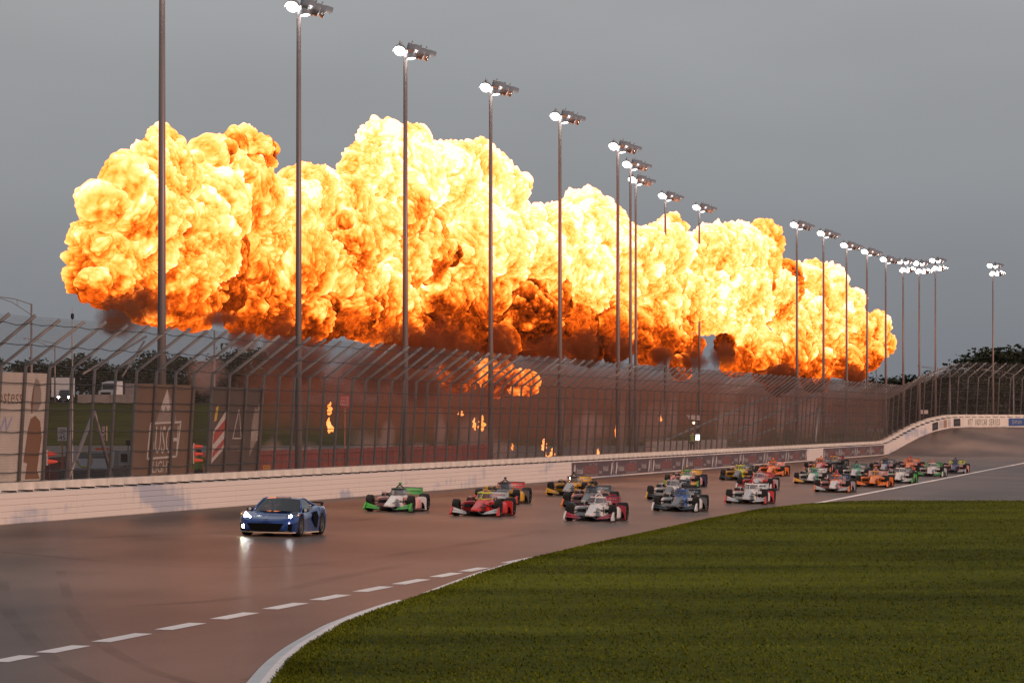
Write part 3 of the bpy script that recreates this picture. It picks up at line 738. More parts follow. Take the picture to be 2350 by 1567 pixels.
# (column, row, radius, heat bias) in photo pixels
LOBES = [(262, 560, 112, .02), (330, 470, 118, .06), (372, 395, 82, .10), (300, 520, 120, .04), (240, 620, 82, -.08), (420, 560, 132, .0), (392, 640, 105, -.12), (500, 600, 66, -.25), (470, 480, 90, .03),
         (500, 385, 66, .10), (478, 352, 40, .08), (560, 365, 62, -.10), (594, 352, 42, -.16), (560, 450, 82, .06), (440, 690, 55, -.14), (300, 655, 60, -.12), (215, 655, 40, -.10),
         (640, 500, 92, .04), (655, 595, 100, -.06), (600, 540, 70, .02), (700, 440, 62, .06), (620, 690, 68, -.12), (560, 715, 48, -.14), (690, 705, 62, -.14), (740, 620, 62, -.05),
         (780, 460, 72, .08), (800, 560, 80, -.06), (760, 650, 90, -.16), (840, 520, 70, .02), (790, 715, 66, -.18), (720, 745, 45, -.12), (850, 690, 82, -.02), (900, 730, 62, -.12),
         (880, 345, 70, .26), (938, 325, 46, .22), (850, 400, 75, .22), (930, 410, 82, .24), (905, 480, 75, -.10), (950, 540, 82, -.08), (975, 590, 60, -.14), (900, 600, 85, .06),
         (1030, 400, 72, .20), (1080, 410, 85, .22), (1140, 440, 78, .20), (1050, 500, 95, .18), (1110, 560, 100, .18), (1180, 540, 68, .16), (1090, 660, 92, -.02), (1015, 685, 70, -.10), (1040, 600, 85, .12),
         (1210, 600, 92, .18), (1250, 540, 70, .18), (1200, 730, 78, -.22), (1215, 765, 50, -.10), (1290, 540, 82, .20), (1345, 520, 80, .22), (1385, 560, 70, .18), (1330, 640, 95, .16), (1262, 690, 55, -.16), (1400, 650, 75, .06),
         (1310, 750, 62, -.26), (1385, 735, 62, -.20), (1440, 600, 58, .10), (1480, 590, 72, .18), (1525, 570, 60, .16), (1565, 600, 52, .06), (1490, 690, 82, .04), (1560, 690, 66, .08), (1450, 765, 50, -.20), (1545, 770, 46, .02), (1500, 780, 50, -.15),
         (1640, 590, 70, .22), (1695, 585, 72, .20), (1755, 545, 42, -.06), (1745, 600, 55, .04), (1690, 680, 90, .24), (1625, 700, 66, .18), (1755, 680, 66, .08), (1690, 760, 52, .10), (1795, 650, 52, -.22),
         (1855, 660, 58, .20), (1895, 665, 56, .18), (1930, 720, 58, .14), (1835, 735, 66, .04), (1890, 770, 66, .02), (1950, 765, 55, .04), (2003, 755, 44, .0), (2022, 790, 28, -.06), (1985, 815, 40, -.08), (1740, 800, 55, -.02), (1815, 810, 52, -.08),
         (1870, 835, 44, -.10), (1935, 830, 42, -.12), (1770, 845, 42, -.30), (1690, 830, 34, -.12), (1560, 840, 26, -.25), (1140, 860, 42, -.18), (1050, 860, 40, -.30), (1200, 880, 30, -.22),
         (930, 785, 62, -.42), (1000, 770, 46, -.36), (1070, 780, 52, -.45), (1145, 790, 44, -.42), (1265, 775, 44, -.44), (1345, 790, 44, -.46), (1410, 790, 36, -.42), (1590, 795, 26, -.26), (1660, 790, 26, -.28), (1790, 870, 34, -.42), (1870, 870, 30, -.38), (1960, 858, 26, -.44), (520, 672, 44, -.26), (1035, 585, 26, -.28), (770, 690, 40, -.26)]
fire = thing('fireball', 'long billowing yellow and orange fireball behind the fence', 'fireball', behind(1150, 962, FD))
bpy.context.view_layer.update(); FI = fire.matrix_world.inverted()
def lobe(u, v, r_px, bias, off, seed, sub, small=False):
    Y = behind(u, 962, FD).y + off; s = F / Y; c = at(u, v, Y); r_ = r_px / s
    V, Fc = ICO[sub]; rr = np.random.RandomState(seed)
    sc = 1 + rr.uniform(-.10, .10, 3) * (2.2 if small else 1); o3 = rr.uniform(0, 200, 3)
    base = r_ * 1.0
    Q = (np.array(c) + V * r_) / 3.4
    wp = np.stack([pnoise(Q * .9 + 7, 21), pnoise(Q * .9 + 19, 22), pnoise(Q * .9 + 43, 23)], 1); Q = Q + .55 * wp
    n1 = np.abs(pnoise(Q * 1.1 + 5, 3)); n2 = np.abs(pnoise(Q * 2.4 + 17, 4)); n3 = np.abs(pnoise(Q * 5.2 + 31, 5)); n4 = np.abs(pnoise(Q * 10.5 + 51, 6))
    n5 = np.abs(pnoise(Q * 21. + 91, 7)) if sub >= 6 else 0 * n4
    lo = pnoise(Q * .55 + 77, 8); k1 = min(2.4, 3.0 / r_)
    d = (.30 * n1 * k1 ** .4 + .34 * n2 * k1 ** .8 + .22 * n3 * k1 + .13 * n4 * k1 + .07 * n5 * k1) + .26 * lo
    P = V * sc * (base * (.86 + d))[:, None]
    P = P + np.array(c)
    heat = .645 + (bias * 1.1 if bias < 0 else bias * .72) + .75 * (n2 - .17) * .9 + .9 * (n3 - .15) * .55 + .35 * (n1 - .2) + .22 * lo
    heat += .55 * (n4 - .14) + .4 * (n5 - .12) * (sub >= 6)
    # cooler, sootier undersides of a rising ball of burning gas
    heat += .13 * V[:, 2] - .10 * np.clip(-V[:, 2] - .35, 0, 1)
    vb = float(np.interp(u, [0, 1300, 1600, 1900, 2100], [705, 715, 770, 830, 850])); row = HV - (P[:, 2] - HC) * F / Y
    heat -= (.30 if v < vb + 75 else .0) * np.clip((row - (vb - 50)) / 130, 0, 1); heat = np.where(heat < .30, .30 + (heat - .30) * .25, heat)
    me = bpy.data.meshes.new('flame_lobe'); nv, nf = len(P), len(Fc)
    me.vertices.add(nv); me.vertices.foreach_set('co', P.ravel()); me.loops.add(nf * 3); me.loops.foreach_set('vertex_index', Fc.ravel())
    me.polygons.add(nf); me.polygons.foreach_set('loop_start', np.arange(nf) * 3); me.polygons.foreach_set('loop_total', np.full(nf, 3)); me.polygons.foreach_set('use_smooth', np.ones(nf, bool))
    me.update(calc_edges=True); A = me.attributes.new('ember', 'FLOAT', 'POINT'); A.data.foreach_set('value', heat.astype(np.float32)); me.materials.append(M_FIRE)
    o = link('flame_lobe', me); o.parent = fire; o.matrix_parent_inverse = FI
    return o
for i, (u, v, r_, bi) in enumerate(LOBES):
    rr = np.random.RandomState(500 + i)
    # lower and smaller lobes hang nearer, big ones sit behind
    off = rr.uniform(-2.5, 2.5) + (r_ - 70) * .03
    lobe(u, v, r_ * .925, bi, off, i, 6 if r_ >= 62 else 5)
    for k in range(3):
        g = rr.uniform(-.5, 3.6); q = r_ * rr.uniform(.26, .50)
        uu, vv = u + (r_ * .70) * math.cos(g), v - (r_ * .70) * math.sin(g)
        lobe(uu, vv, q, bi + rr.uniform(-.10, .08), off - rr.uniform(-1, 2.5), 1000 + i * 10 + k, 4 if q < 22 else 5, True)

# small tongues of fire on the ground and loose flames in the air behind the fence
def flame(u, v, w_px, h_px, d, seed, label):
    c = behind(u, v, d); s = F / c.y; V, Fc = ICO[4]; rr = np.random.RandomState(seed); o3 = rr.uniform(0, 99, 3)
    n1 = pnoise(V * [2.2, 2.2, 1.6] + o3, 3); n2 = np.abs(pnoise(V * 5 + o3, 4))
    tap = np.clip(1 - .75 * (V[:, 2] * .5 + .5), .1, 1)
    P = V * (1 + .55 * n1 + .5 * n2)[:, None] * np.array([w_px / s / 2, w_px / s / 2, h_px / s / 2]); P[:, :2] *= tap[:, None]; P[:, 0] += .5 * w_px / s * pnoise(V * [0, 0, 2.5] + o3, 9)
    me = bpy.data.meshes.new('flame'); nv, nf = len(P), len(Fc)
    me.vertices.add(nv); me.vertices.foreach_set('co', P.ravel()); me.loops.add(nf * 3); me.loops.foreach_set('vertex_index', Fc.ravel())
    me.polygons.add(nf); me.polygons.foreach_set('loop_start', np.arange(nf) * 3); me.polygons.foreach_set('loop_total', np.full(nf, 3)); me.update(calc_edges=True)
    A = me.attributes.new('ember', 'FLOAT', 'POINT'); A.data.foreach_set('value', (.62 + .5 * n2).astype(np.float32)); me.materials.append(M_FIRE)
    o = link('flame', me); o.location = c; tag(o, label, 'flame', 'loose flames behind the fence')
for k, (u, v, w_, h_, lab) in enumerate([(757, 937, 14, 26, 'upper of two bright flames left of the red welcome sign'), (757, 975, 16, 32, 'lower of two bright flames left of the red welcome sign'),
        (786, 1046, 12, 18, 'small flame on the ground below the red welcome sign'), (1088, 972, 9, 24, 'narrow flame left of the round flame by the fourth pole'), (1105, 970, 18, 30, 'round flame just left of the fourth light pole'),
        (1058, 948, 14, 10, 'thin slanting flame high left of the fourth light pole'), (1249, 1019, 14, 26, 'flame on the ground left of the fifth light pole'), (1266, 1046, 20, 30, 'large flame at the foot of the fifth light pole'),
        (1253, 1050, 9, 24, 'flame tongue just left of the large flame by the fifth pole'), (1372, 1040, 8, 20, 'flame on the ground left of the sixth light pole'), (1176, 1025, 6, 14, 'tiny flame between the fourth and fifth light poles'),
        (1515, 960, 9, 12, 'small flame in the air left of the hanging white box'), (1413, 988, 4, 26, 'thin vertical flame streak beside the sixth light pole')]):
    flame(u, v, w_, h_, -7, 40 + k, lab)

# smoke: closed lumps of air filled with brown smoke
def smoke_mat(name, col, dens, soft=False):
    m = bpy.data.materials.new(name); m.use_nodes = True; n = m.node_tree; n.nodes.clear()
    o = n.nodes.new('ShaderNodeOutputMaterial'); v = n.nodes.new('ShaderNodeVolumePrincipled')
    v.inputs['Color'].default_value = (*col, 1); v.inputs['Density'].default_value = dens; v.inputs['Anisotropy'].default_value = .1
    n.links.new(v.outputs[0], o.inputs['Volume'])
    if soft:
        t = n.nodes.new('ShaderNodeTexCoord'); c = n.nodes.new('ShaderNodeVectorMath'); c.operation = 'SUBTRACT'; c.inputs[1].default_value = (.5, .5, .5); n.links.new(t.outputs['Generated'], c.inputs[0])
        l = n.nodes.new('ShaderNodeVectorMath'); l.operation = 'LENGTH'; n.links.new(c.outputs[0], l.inputs[0])
        g = n.nodes.new('ShaderNodeTexCoord'); q = n.nodes.new('ShaderNodeTexNoise'); q.inputs['Scale'].default_value = .75; q.inputs['Detail'].default_value = 4; q.inputs['Roughness'].default_value = .6
        n.links.new(g.outputs['Object'], q.inputs['Vector'])
        a = n.nodes.new('ShaderNodeMath'); a.operation = 'MULTIPLY_ADD'; a.inputs[1].default_value = .85; n.links.new(q.outputs['Fac'], a.inputs[0])
        b = n.nodes.new('ShaderNodeMath'); b.operation = 'SUBTRACT'; b.inputs[0].default_value = .12; n.links.new(l.outputs['Value'], b.inputs[1]); n.links.new(b.outputs[0], a.inputs[2])
        r = n.nodes.new('ShaderNodeMapRange'); r.inputs['From Min'].default_value = .16; r.inputs['From Max'].default_value = .36; r.inputs['To Max'].default_value = dens; n.links.new(a.outputs[0], r.inputs['Value'])
        n.links.new(r.outputs[0], v.inputs['Density'])
    return m
M_SMK = smoke_mat('dark_smoke', (.30, .12, .06), 1.1, True); M_SMK2 = smoke_mat('pale_smoke', (.66, .50, .45), .42, True); M_SMK3 = smoke_mat('smoke_bank', (.42, .19, .11), .11, True)
def puff(name, c, r3, m, seed, parent):
    V, Fc = ICO[4]; rr = np.random.RandomState(seed); o3 = rr.uniform(0, 99, 3)
    d = .62 + .55 * np.abs(pnoise(V * 1.6 + o3, 3)) + .45 * np.abs(pnoise(V * 3.3 + o3, 4)) + .25 * pnoise(V * 1.1 + o3, 5)
    P = V * d[:, None] * np.array(r3) + np.array(c)
    me = bpy.data.meshes.new(name); nv, nf = len(P), len(Fc)
    me.vertices.add(nv); me.vertices.foreach_set('co', P.ravel()); me.loops.add(nf * 3); me.loops.foreach_set('vertex_index', Fc.ravel())
    me.polygons.add(nf); me.polygons.foreach_set('loop_start', np.arange(nf) * 3); me.polygons.foreach_set('loop_total', np.full(nf, 3)); me.polygons.foreach_set('use_smooth', np.ones(nf, bool)); me.update(calc_edges=True)
    me.materials.append(m); o = link(name, me, parent); tag(o, kind='stuff'); return o
smoke = thing('smoke', 'brown smoke hanging under the fireball behind the fence', 'smoke'); smoke['kind'] = 'stuff'
for k, (u, v, rx, rz_) in enumerate([(285, 722, 62, 55), (330, 700, 60, 45), (258, 750, 40, 30), (650, 800, 50, 90), (700, 830, 60, 60), (930, 800, 90, 70), (1010, 790, 70, 60), (1060, 830, 70, 60), (1150, 800, 50, 60), (1260, 810, 60, 50), (1340, 800, 60, 45), (1420, 800, 40, 40),
        (860, 850, 80, 60), (960, 880, 70, 50), (1590, 830, 36, 36), (1660, 815, 34, 34), (1790, 860, 50, 30), (1960, 865, 34, 30), (1520, 820, 40, 30), (560, 780, 40, 30), (500, 730, 46, 22)]):
    p = behind(u, v, FD + 3); s = F / p.y; puff('smoke_puff', p, (rx * 1.35 / s, 2.6, rz_ * 1.35 / s), M_SMK, 70 + k, smoke)
for k, (u, v, rx, rz_) in enumerate([(1090, 1010, 60, 55), (1140, 1040, 50, 40), (960, 1045, 50, 40), (700, 1050, 60, 40), (845, 1020, 55, 45), (620, 1040, 50, 40), (1350, 1000, 60, 60), (1500, 985, 60, 60), (1700, 975, 60, 55), (1850, 965, 50, 50), (470, 860, 60, 60), (1285, 985, 16, 75), (1345, 990, 18, 80), (1430, 975, 16, 80), (1545, 965, 15, 70), (1655, 985, 16, 60), (1725, 960, 18, 70), (1790, 965, 14, 60), (1865, 950, 14, 60), (1010, 1000, 18, 70), (890, 1010, 20, 60)]):
    p = behind(u, v, FD + 5); s = F / p.y; puff('pale_puff', p, (rx * 1.3 / s, 2.2, rz_ * 1.3 / s), M_SMK2, 170 + k, smoke)
for k, u in enumerate(range(640, 2000, 110)):
    p = behind(u, 900, FD - 4); s = F / p.y; zc = 4.9; q = min(1., .55 + (u - 640) / 900.); puff('smoke_bank', (p.x, p.y, zc), (5.5 * q + 1, 22 * q, 5.0 * q + .5), M_SMK3, 270 + k, smoke)

# ------------------------------------------------------------------ open-wheel race car: shared meshes (x forward, y left, z up, origin mid wheelbase on the ground)
def oct_ring(x, w, z0, z1, ch=.3, top=1.):
    c = min(w, (z1 - z0) / 2) * ch; wt = w * top
    return [(x, -w + c, z0), (x, w - c, z0), (x, w, z0 + c), (x, wt, z1 - c), (x, wt - c, z1), (x, -wt + c, z1), (x, -wt, z1 - c), (x, -w, z0 + c)]
def lofted(secs, name, sm=True):
    return MB().loft([oct_ring(*s) for s in secs]).mesh(name, sm and None)
CM = {}
def build_car_meshes():
    # nose and survival cell
    CM['nose'] = MB().loft([oct_ring(*s) for s in [(2.36, .085, .215, .265, .4), (2.26, .125, .175, .305, .35, .95), (1.8, .165, .18, .40, .3, .85), (1.25, .215, .15, .52, .28, .78), (.86, .27, .11, .615, .28, .72)]]).mesh('nose')
    CM['cockpit'] = MB().loft([oct_ring(*s) for s in [(.858, .272, .11, .617, .28, .72), (.5, .315, .08, .665, .28, .78), (0, .345, .06, .675, .25, .82), (-.42, .35, .06, .71, .25, .78)]]).mesh('cockpit')
    CM['engine_cover'] = MB().loft([oct_ring(*s) for s in [(-.36, .19, .60, .915, .5, .72), (-.62, .20, .5, .93, .5, .6), (-1.2, .17, .3, .80, .5, .5), (-1.75, .12, .25, .60, .5, .5), (-2.15, .08, .25, .46, .5, .6)]]).mesh('engine_cover')
    CM['gearbox'] = MB().loft([oct_ring(*s) for s in [(-.5, .3, .07, .5), (-1.3, .22, .1, .42), (-2.2, .12, .16, .36)]]).mesh('gearbox')
    # screen
    base = [(-.28, .345, .66), (.1, .34, .665), (.42, .285, .665), (.63, .165, .655), (.71, 0, .65)]; top = [(-.28, .265, .885), (.02, .26, .89), (.22, .215, .885), (.35, .125, .88), (.40, 0, .878)]
    def full(p): return p + [(x, -y, z) for x, y, z in p[-2::-1]]
    fb, ft = full(base), full(top)
    CM['aeroscreen_glass'] = MB().loft([fb, ft], caps=False, closed=False).mesh('aeroscreen_glass')
    b = MB().tube(ft + [ft[0]], .028, 6); b.tube([(.40, 0, .88), (.56, 0, .765), (.71, 0, .65)], .013, 5); b.tube(fb, .018, 5)
    CM['aeroscreen_frame'] = b.mesh('aeroscreen_frame')
    b = MB().loft([[(x, y, z - .002) for x, y, z in ft[1:-1]], [(x * .97 + .012, y * 1.05, z - .055) for x, y, z in ft[1:-1]]], caps=False, closed=False)
    CM['visor_band'] = b.mesh('visor_band')
    b = MB().tube([(-.30, .155, .86), (-.31, .11, .96), (-.32, .045, 1.02), (-.32, -.045, 1.02), (-.31, -.11, .96), (-.30, -.155, .86)], .027, 6); b.tube([(-.32, 0, 1.02), (-.32, 0, 1.08)], .022, 6)
    CM['roll_hoop'] = b.mesh('roll_hoop')
    CM['camera_pod'] = MB().loft([oct_ring(*s) for s in [(-.23, .035, 1.075, 1.125, .5), (-.27, .05, 1.06, 1.15, .5), (-.42, .05, 1.06, 1.15, .5), (-.50, .03, 1.08, 1.13, .5)]]).mesh('camera_pod')
    CM['helmet'] = MB().lathe([(.01, -.14), (.09, -.12), (.135, -.05), (.14, .03), (.10, .11), (.01, .145)], (.02, 0, .76), 'z', 14).mesh('helmet', smooth=True)
    for s, nm in ((1, 'L'), (-1, 'R')):
        def yr(x, y0, y1, z0, z1, c=.06):
            return [(x, s * y0, z0), (x, s * (y1 - c), z0), (x, s * y1, z0 + c), (x, s * y1, z1 - c * 1.3), (x, s * (y1 - c), z1 - .02), (x, s * (y0 + .05), z1), (x, s * y0, z1)]
        CM['sidepod' + nm] = MB().loft([yr(.42, .33, .74, .16, .545), (yr(.30, .33, .83, .08, .565)), yr(-.3, .33, .85, .07, .555), yr(-.9, .28, .80, .07, .48), yr(-1.45, .18, .52, .08, .36)]).mesh('sidepod')
        CM['inlet' + nm] = MB().loft([[(.432, s * .37, .455), (.432, s * .68, .445), (.432, s * .715, .39), (.432, s * .69, .325), (.432, s * .38, .31)], [(.40, s * .37, .45), (.40, s * .68, .44), (.40, s * .70, .39), (.40, s * .69, .33), (.40, s * .38, .32)]]).mesh('inlet')
        # rear tyre guard: panel with an arched opening on a floor lip
        b = MB(); out_, inn = [], []; y0, y1 = .57, .955
        arc = [(y0 + .045 + (y1 - y0 - .09) * (.5 - .5 * math.cos(a)), .11 + .255 * math.sin(a)) for a in np.linspace(0, math.pi, 9)]
        outp = [(y0, .08), (y0, .30), (y0, .50), (y0 + .02, .565), (.5 * (y0 + y1), .58), (y1 - .05, .565), (y1, .50), (y1, .30), (y1, .08)]
        rings = []
        for x, k in ((-1.00, 0), (-1.10, 1)): rings.append([(x, s * y, z) for y, z in outp]); rings.append([(x, s * y, z) for y, z in arc])
        vs = rings[0] + rings[1] + rings[2] + rings[3]; n = 9; fs = []
        for k in range(n - 1):
            fs += [(k, k + 1, n + k + 1, n + k), (2 * n + k, 3 * n + k, 3 * n + k + 1, 2 * n + k + 1), (k, 2 * n + k, 2 * n + k + 1, k + 1), (n + k, n + k + 1, 3 * n + k + 1, 3 * n + k)]
        b.add(vs, fs); b.box((-1.0, s * .76, .065), (.34, .40, .03)); b.box((-1.3, s * .565, .26), (.6, .02, .36))
        CM['tyre_guard' + nm] = b.mesh('tyre_guard')
        # front wing pieces
        def wing(x0, x1, y0, y1, z00, z01, z10, z11, th=.012):
            vs = [(x0, s * y0, z00), (x0, s * y1, z10), (x1, s * y1, z11), (x1, s * y0, z01)]
            return MB().add(vs + [(x, y, z - th) for x, y, z in vs], [(0, 1, 2, 3), (7, 6, 5, 4), (0, 4, 5, 1), (1, 5, 6, 2), (2, 6, 7, 3), (3, 7, 4, 0)])
        CM['lower_flap' + nm] = wing(2.20, 2.00, .30, .88, .105, .125, .16, .235).mesh('flap')
        CM['upper_flap' + nm] = wing(2.02, 1.84, .36, .88, .145, .17, .255, .345).mesh('flap')
        CM['endplate' + nm] = MB().prism([(2.36, .05), (1.72, .05), (1.70, .22), (1.80, .38), (1.95, .36), (2.36, .13)], s * .895, s * .95).mesh('endplate')
        # suspension
        b = MB()
        for x0, x1, zi, zo in ((1.9, 1.52, .36, .42), (1.2, 1.50, .44, .42), (1.85, 1.52, .20, .19), (1.15, 1.50, .18, .19)): b.tube([(x0, s * .17, zi), (x1, s * .74, zo)], .014, 5)
        b.tube([(1.3, s * .2, .5), (1.5, s * .72, .24)], .014, 5)
        CM['front_wishbone' + nm] = b.mesh('wishbone')
        b = MB()
        for x0, x1, zi, zo in ((-1.1, -1.48, .34, .40), (-1.9, -1.52, .34, .40), (-1.1, -1.48, .16, .19), (-1.9, -1.52, .16, .19)): b.tube([(x0, s * .15, zi), (x1, s * .62, zo)], .015, 5)
        CM['rear_wishbone' + nm] = b.mesh('wishbone')
        CM['mirror' + nm] = MB().box((.40, s * .50, .735), (.07, .17, .075)).tube([(.40, s * .47, .70), (.38, s * .42, .55)], .012, 5).mesh('mirror')
        CM['mirror_glass' + nm] = MB().box((.44, s * .50, .738), (.012, .14, .05)).mesh('mirror_face')
        CM['wing_endplate' + nm] = MB().prism([(-1.92, .52), (-1.98, .88), (-2.36, .92), (-2.40, .50)], s * .535, s * .55).mesh('wing_endplate')
    b = MB(); sec = []
    for y, z, x in ((-.93, .075, 2.16), (-.5, .075, 2.18), (-.3, .10, 2.24), (-.12, .20, 2.28), (0, .215, 2.30), (.12, .20, 2.28), (.3, .10, 2.24), (.5, .075, 2.18), (.93, .075, 2.16)):
        sec.append([(x + .07, y, z - .004), (x - .02, y, z + .018), (x - .18, y, z + .02), (x - .18, y, z + .004), (x, y, z - .012)])
    CM['main_plane'] = b.loft(sec).mesh('main_plane')
    CM['floor'] = MB().add([(1.0, -.3, .045), (.5, -.84, .045), (-1.2, -.95, .045), (-2.0, -.6, .06), (-2.0, .6, .06), (-1.2, .95, .045), (.5, .84, .045), (1.0, .3, .045)] + [(1.0, -.3, .07), (.5, -.84, .07), (-1.2, -.95, .07), (-2.0, -.6, .09), (-2.0, .6, .09), (-1.2, .95, .07), (.5, .84, .07), (1.0, .3, .07)],
                           [tuple(range(8))[::-1], tuple(range(8, 16))] + [(k, (k + 1) % 8, 8 + (k + 1) % 8, 8 + k) for k in range(8)]).mesh('floor')
    sec = []
    for y in (-.535, .535): sec.append([(-1.98, y, .655), (-2.08, y, .70), (-2.20, y, .80), (-2.27, y, .885), (-2.285, y, .885), (-2.22, y, .79), (-2.10, y, .685), (-1.98, y, .645)])
    CM['rear_wing'] = MB().loft(sec).box((-2.05, .08, .5), (.16, .02, .34)).box((-2.05, -.08, .5), (.16, .02, .34)).mesh('rear_wing')
    sec = []
    for y in (-.53, .53): sec.append([(-2.28, y, .888), (-2.34, y, .925), (-2.35, y, .918), (-2.29, y, .878)])
    CM['wing_flap'] = MB().loft(sec).mesh('wing_flap')
    for nm, r_, wd in (('F', .328, .255), ('B', .345, .37)):
        h = wd / 2
        CM['tyre' + nm] = MB().lathe([(.215, -h * .9), (r_ * .93, -h), (r_ * .985, -h * .86), (r_, -h * .6), (r_, h * .6), (r_ * .985, h * .86), (r_ * .93, h), (.215, h * .9)], axis='y', n=28, closed=True).mesh('tyre', smooth=True)
        b = MB().lathe([(.218, -h * .92), (.19, -h * .86), (.18, 0), (.19, h * .86), (.218, h * .92)], axis='y', n=20, closed=True)
        for sgn in (-1, 1):
            b.lathe([(.055, sgn * h * .8), (.045, sgn * h * .95)], axis='y', n=10)
            for k in range(7):
                g = k * 2 * math.pi / 7; b.add([(math.cos(g - .14) * .05, sgn * h * .85, math.sin(g - .14) * .05), (math.cos(g + .14) * .05, sgn * h * .85, math.sin(g + .14) * .05), (math.cos(g + .09) * .2, sgn * h * .82, math.sin(g + .09) * .2), (math.cos(g - .09) * .2, sgn * h * .82, math.sin(g - .09) * .2)], [(0, 1, 2, 3)])
        b.lathe([(.18, 0.), (.01, .01)], axis='y', n=16)
        CM['rim' + nm] = b.mesh('rim', smooth=False)
        # coloured sidewall band
        CM['band' + nm] = MB().lathe([(r_ * .80, h * 1.004), (r_ * .83, h * 1.006)], axis='y', n=28, closed=True).mesh('sidewall_band')
build_car_meshes()
def smooth_mod(me): pass
for k in ('nose', 'cockpit', 'engine_cover', 'sidepodL', 'sidepodR', 'camera_pod', 'gearbox'):
    me = CM[k]; me.polygons.foreach_set('use_smooth', [True] * len(me.polygons)); me.set_sharp_from_angle(angle=R(38))

def glass_mat(name, tint, a):
    m = bpy.data.materials.new(name); m.use_nodes = True; n = m.node_tree; b = n.nodes['Principled BSDF']
    b.inputs['Base Color'].default_value = (*tint, 1); b.inputs['Roughness'].default_value = .06; b.inputs['Alpha'].default_value = a; b.inputs['Specular IOR Level'].default_value = .8
    return m
M_GLASS = glass_mat('tinted_screen', (.05, .06, .075), .62); M_WIND = glass_mat('dark_windscreen', (.012, .014, .016), .96)
M_MIRR = mat('mirror_face', (.75, .74, .72), .15, metal=.6)
K = (.012, .012, .014); Wt = (.62, .61, .60); RED = (.50, .025, .02); CRM = (.30, .012, .03); YEL = (.58, .30, .015); GRN = (.045, .30, .03); ORG = (.68, .17, .02); BLU = (.02, .09, .32); NAV = (.02, .03, .09)
NEO = (.50, .55, .03); TEA = (.10, .36, .22); PNK = (.62, .30, .28); GRY = (.10, .105, .11); SIL = (.33, .34, .36); DRD = (.22, .02, .015); LGR = (.42, .44, .45)
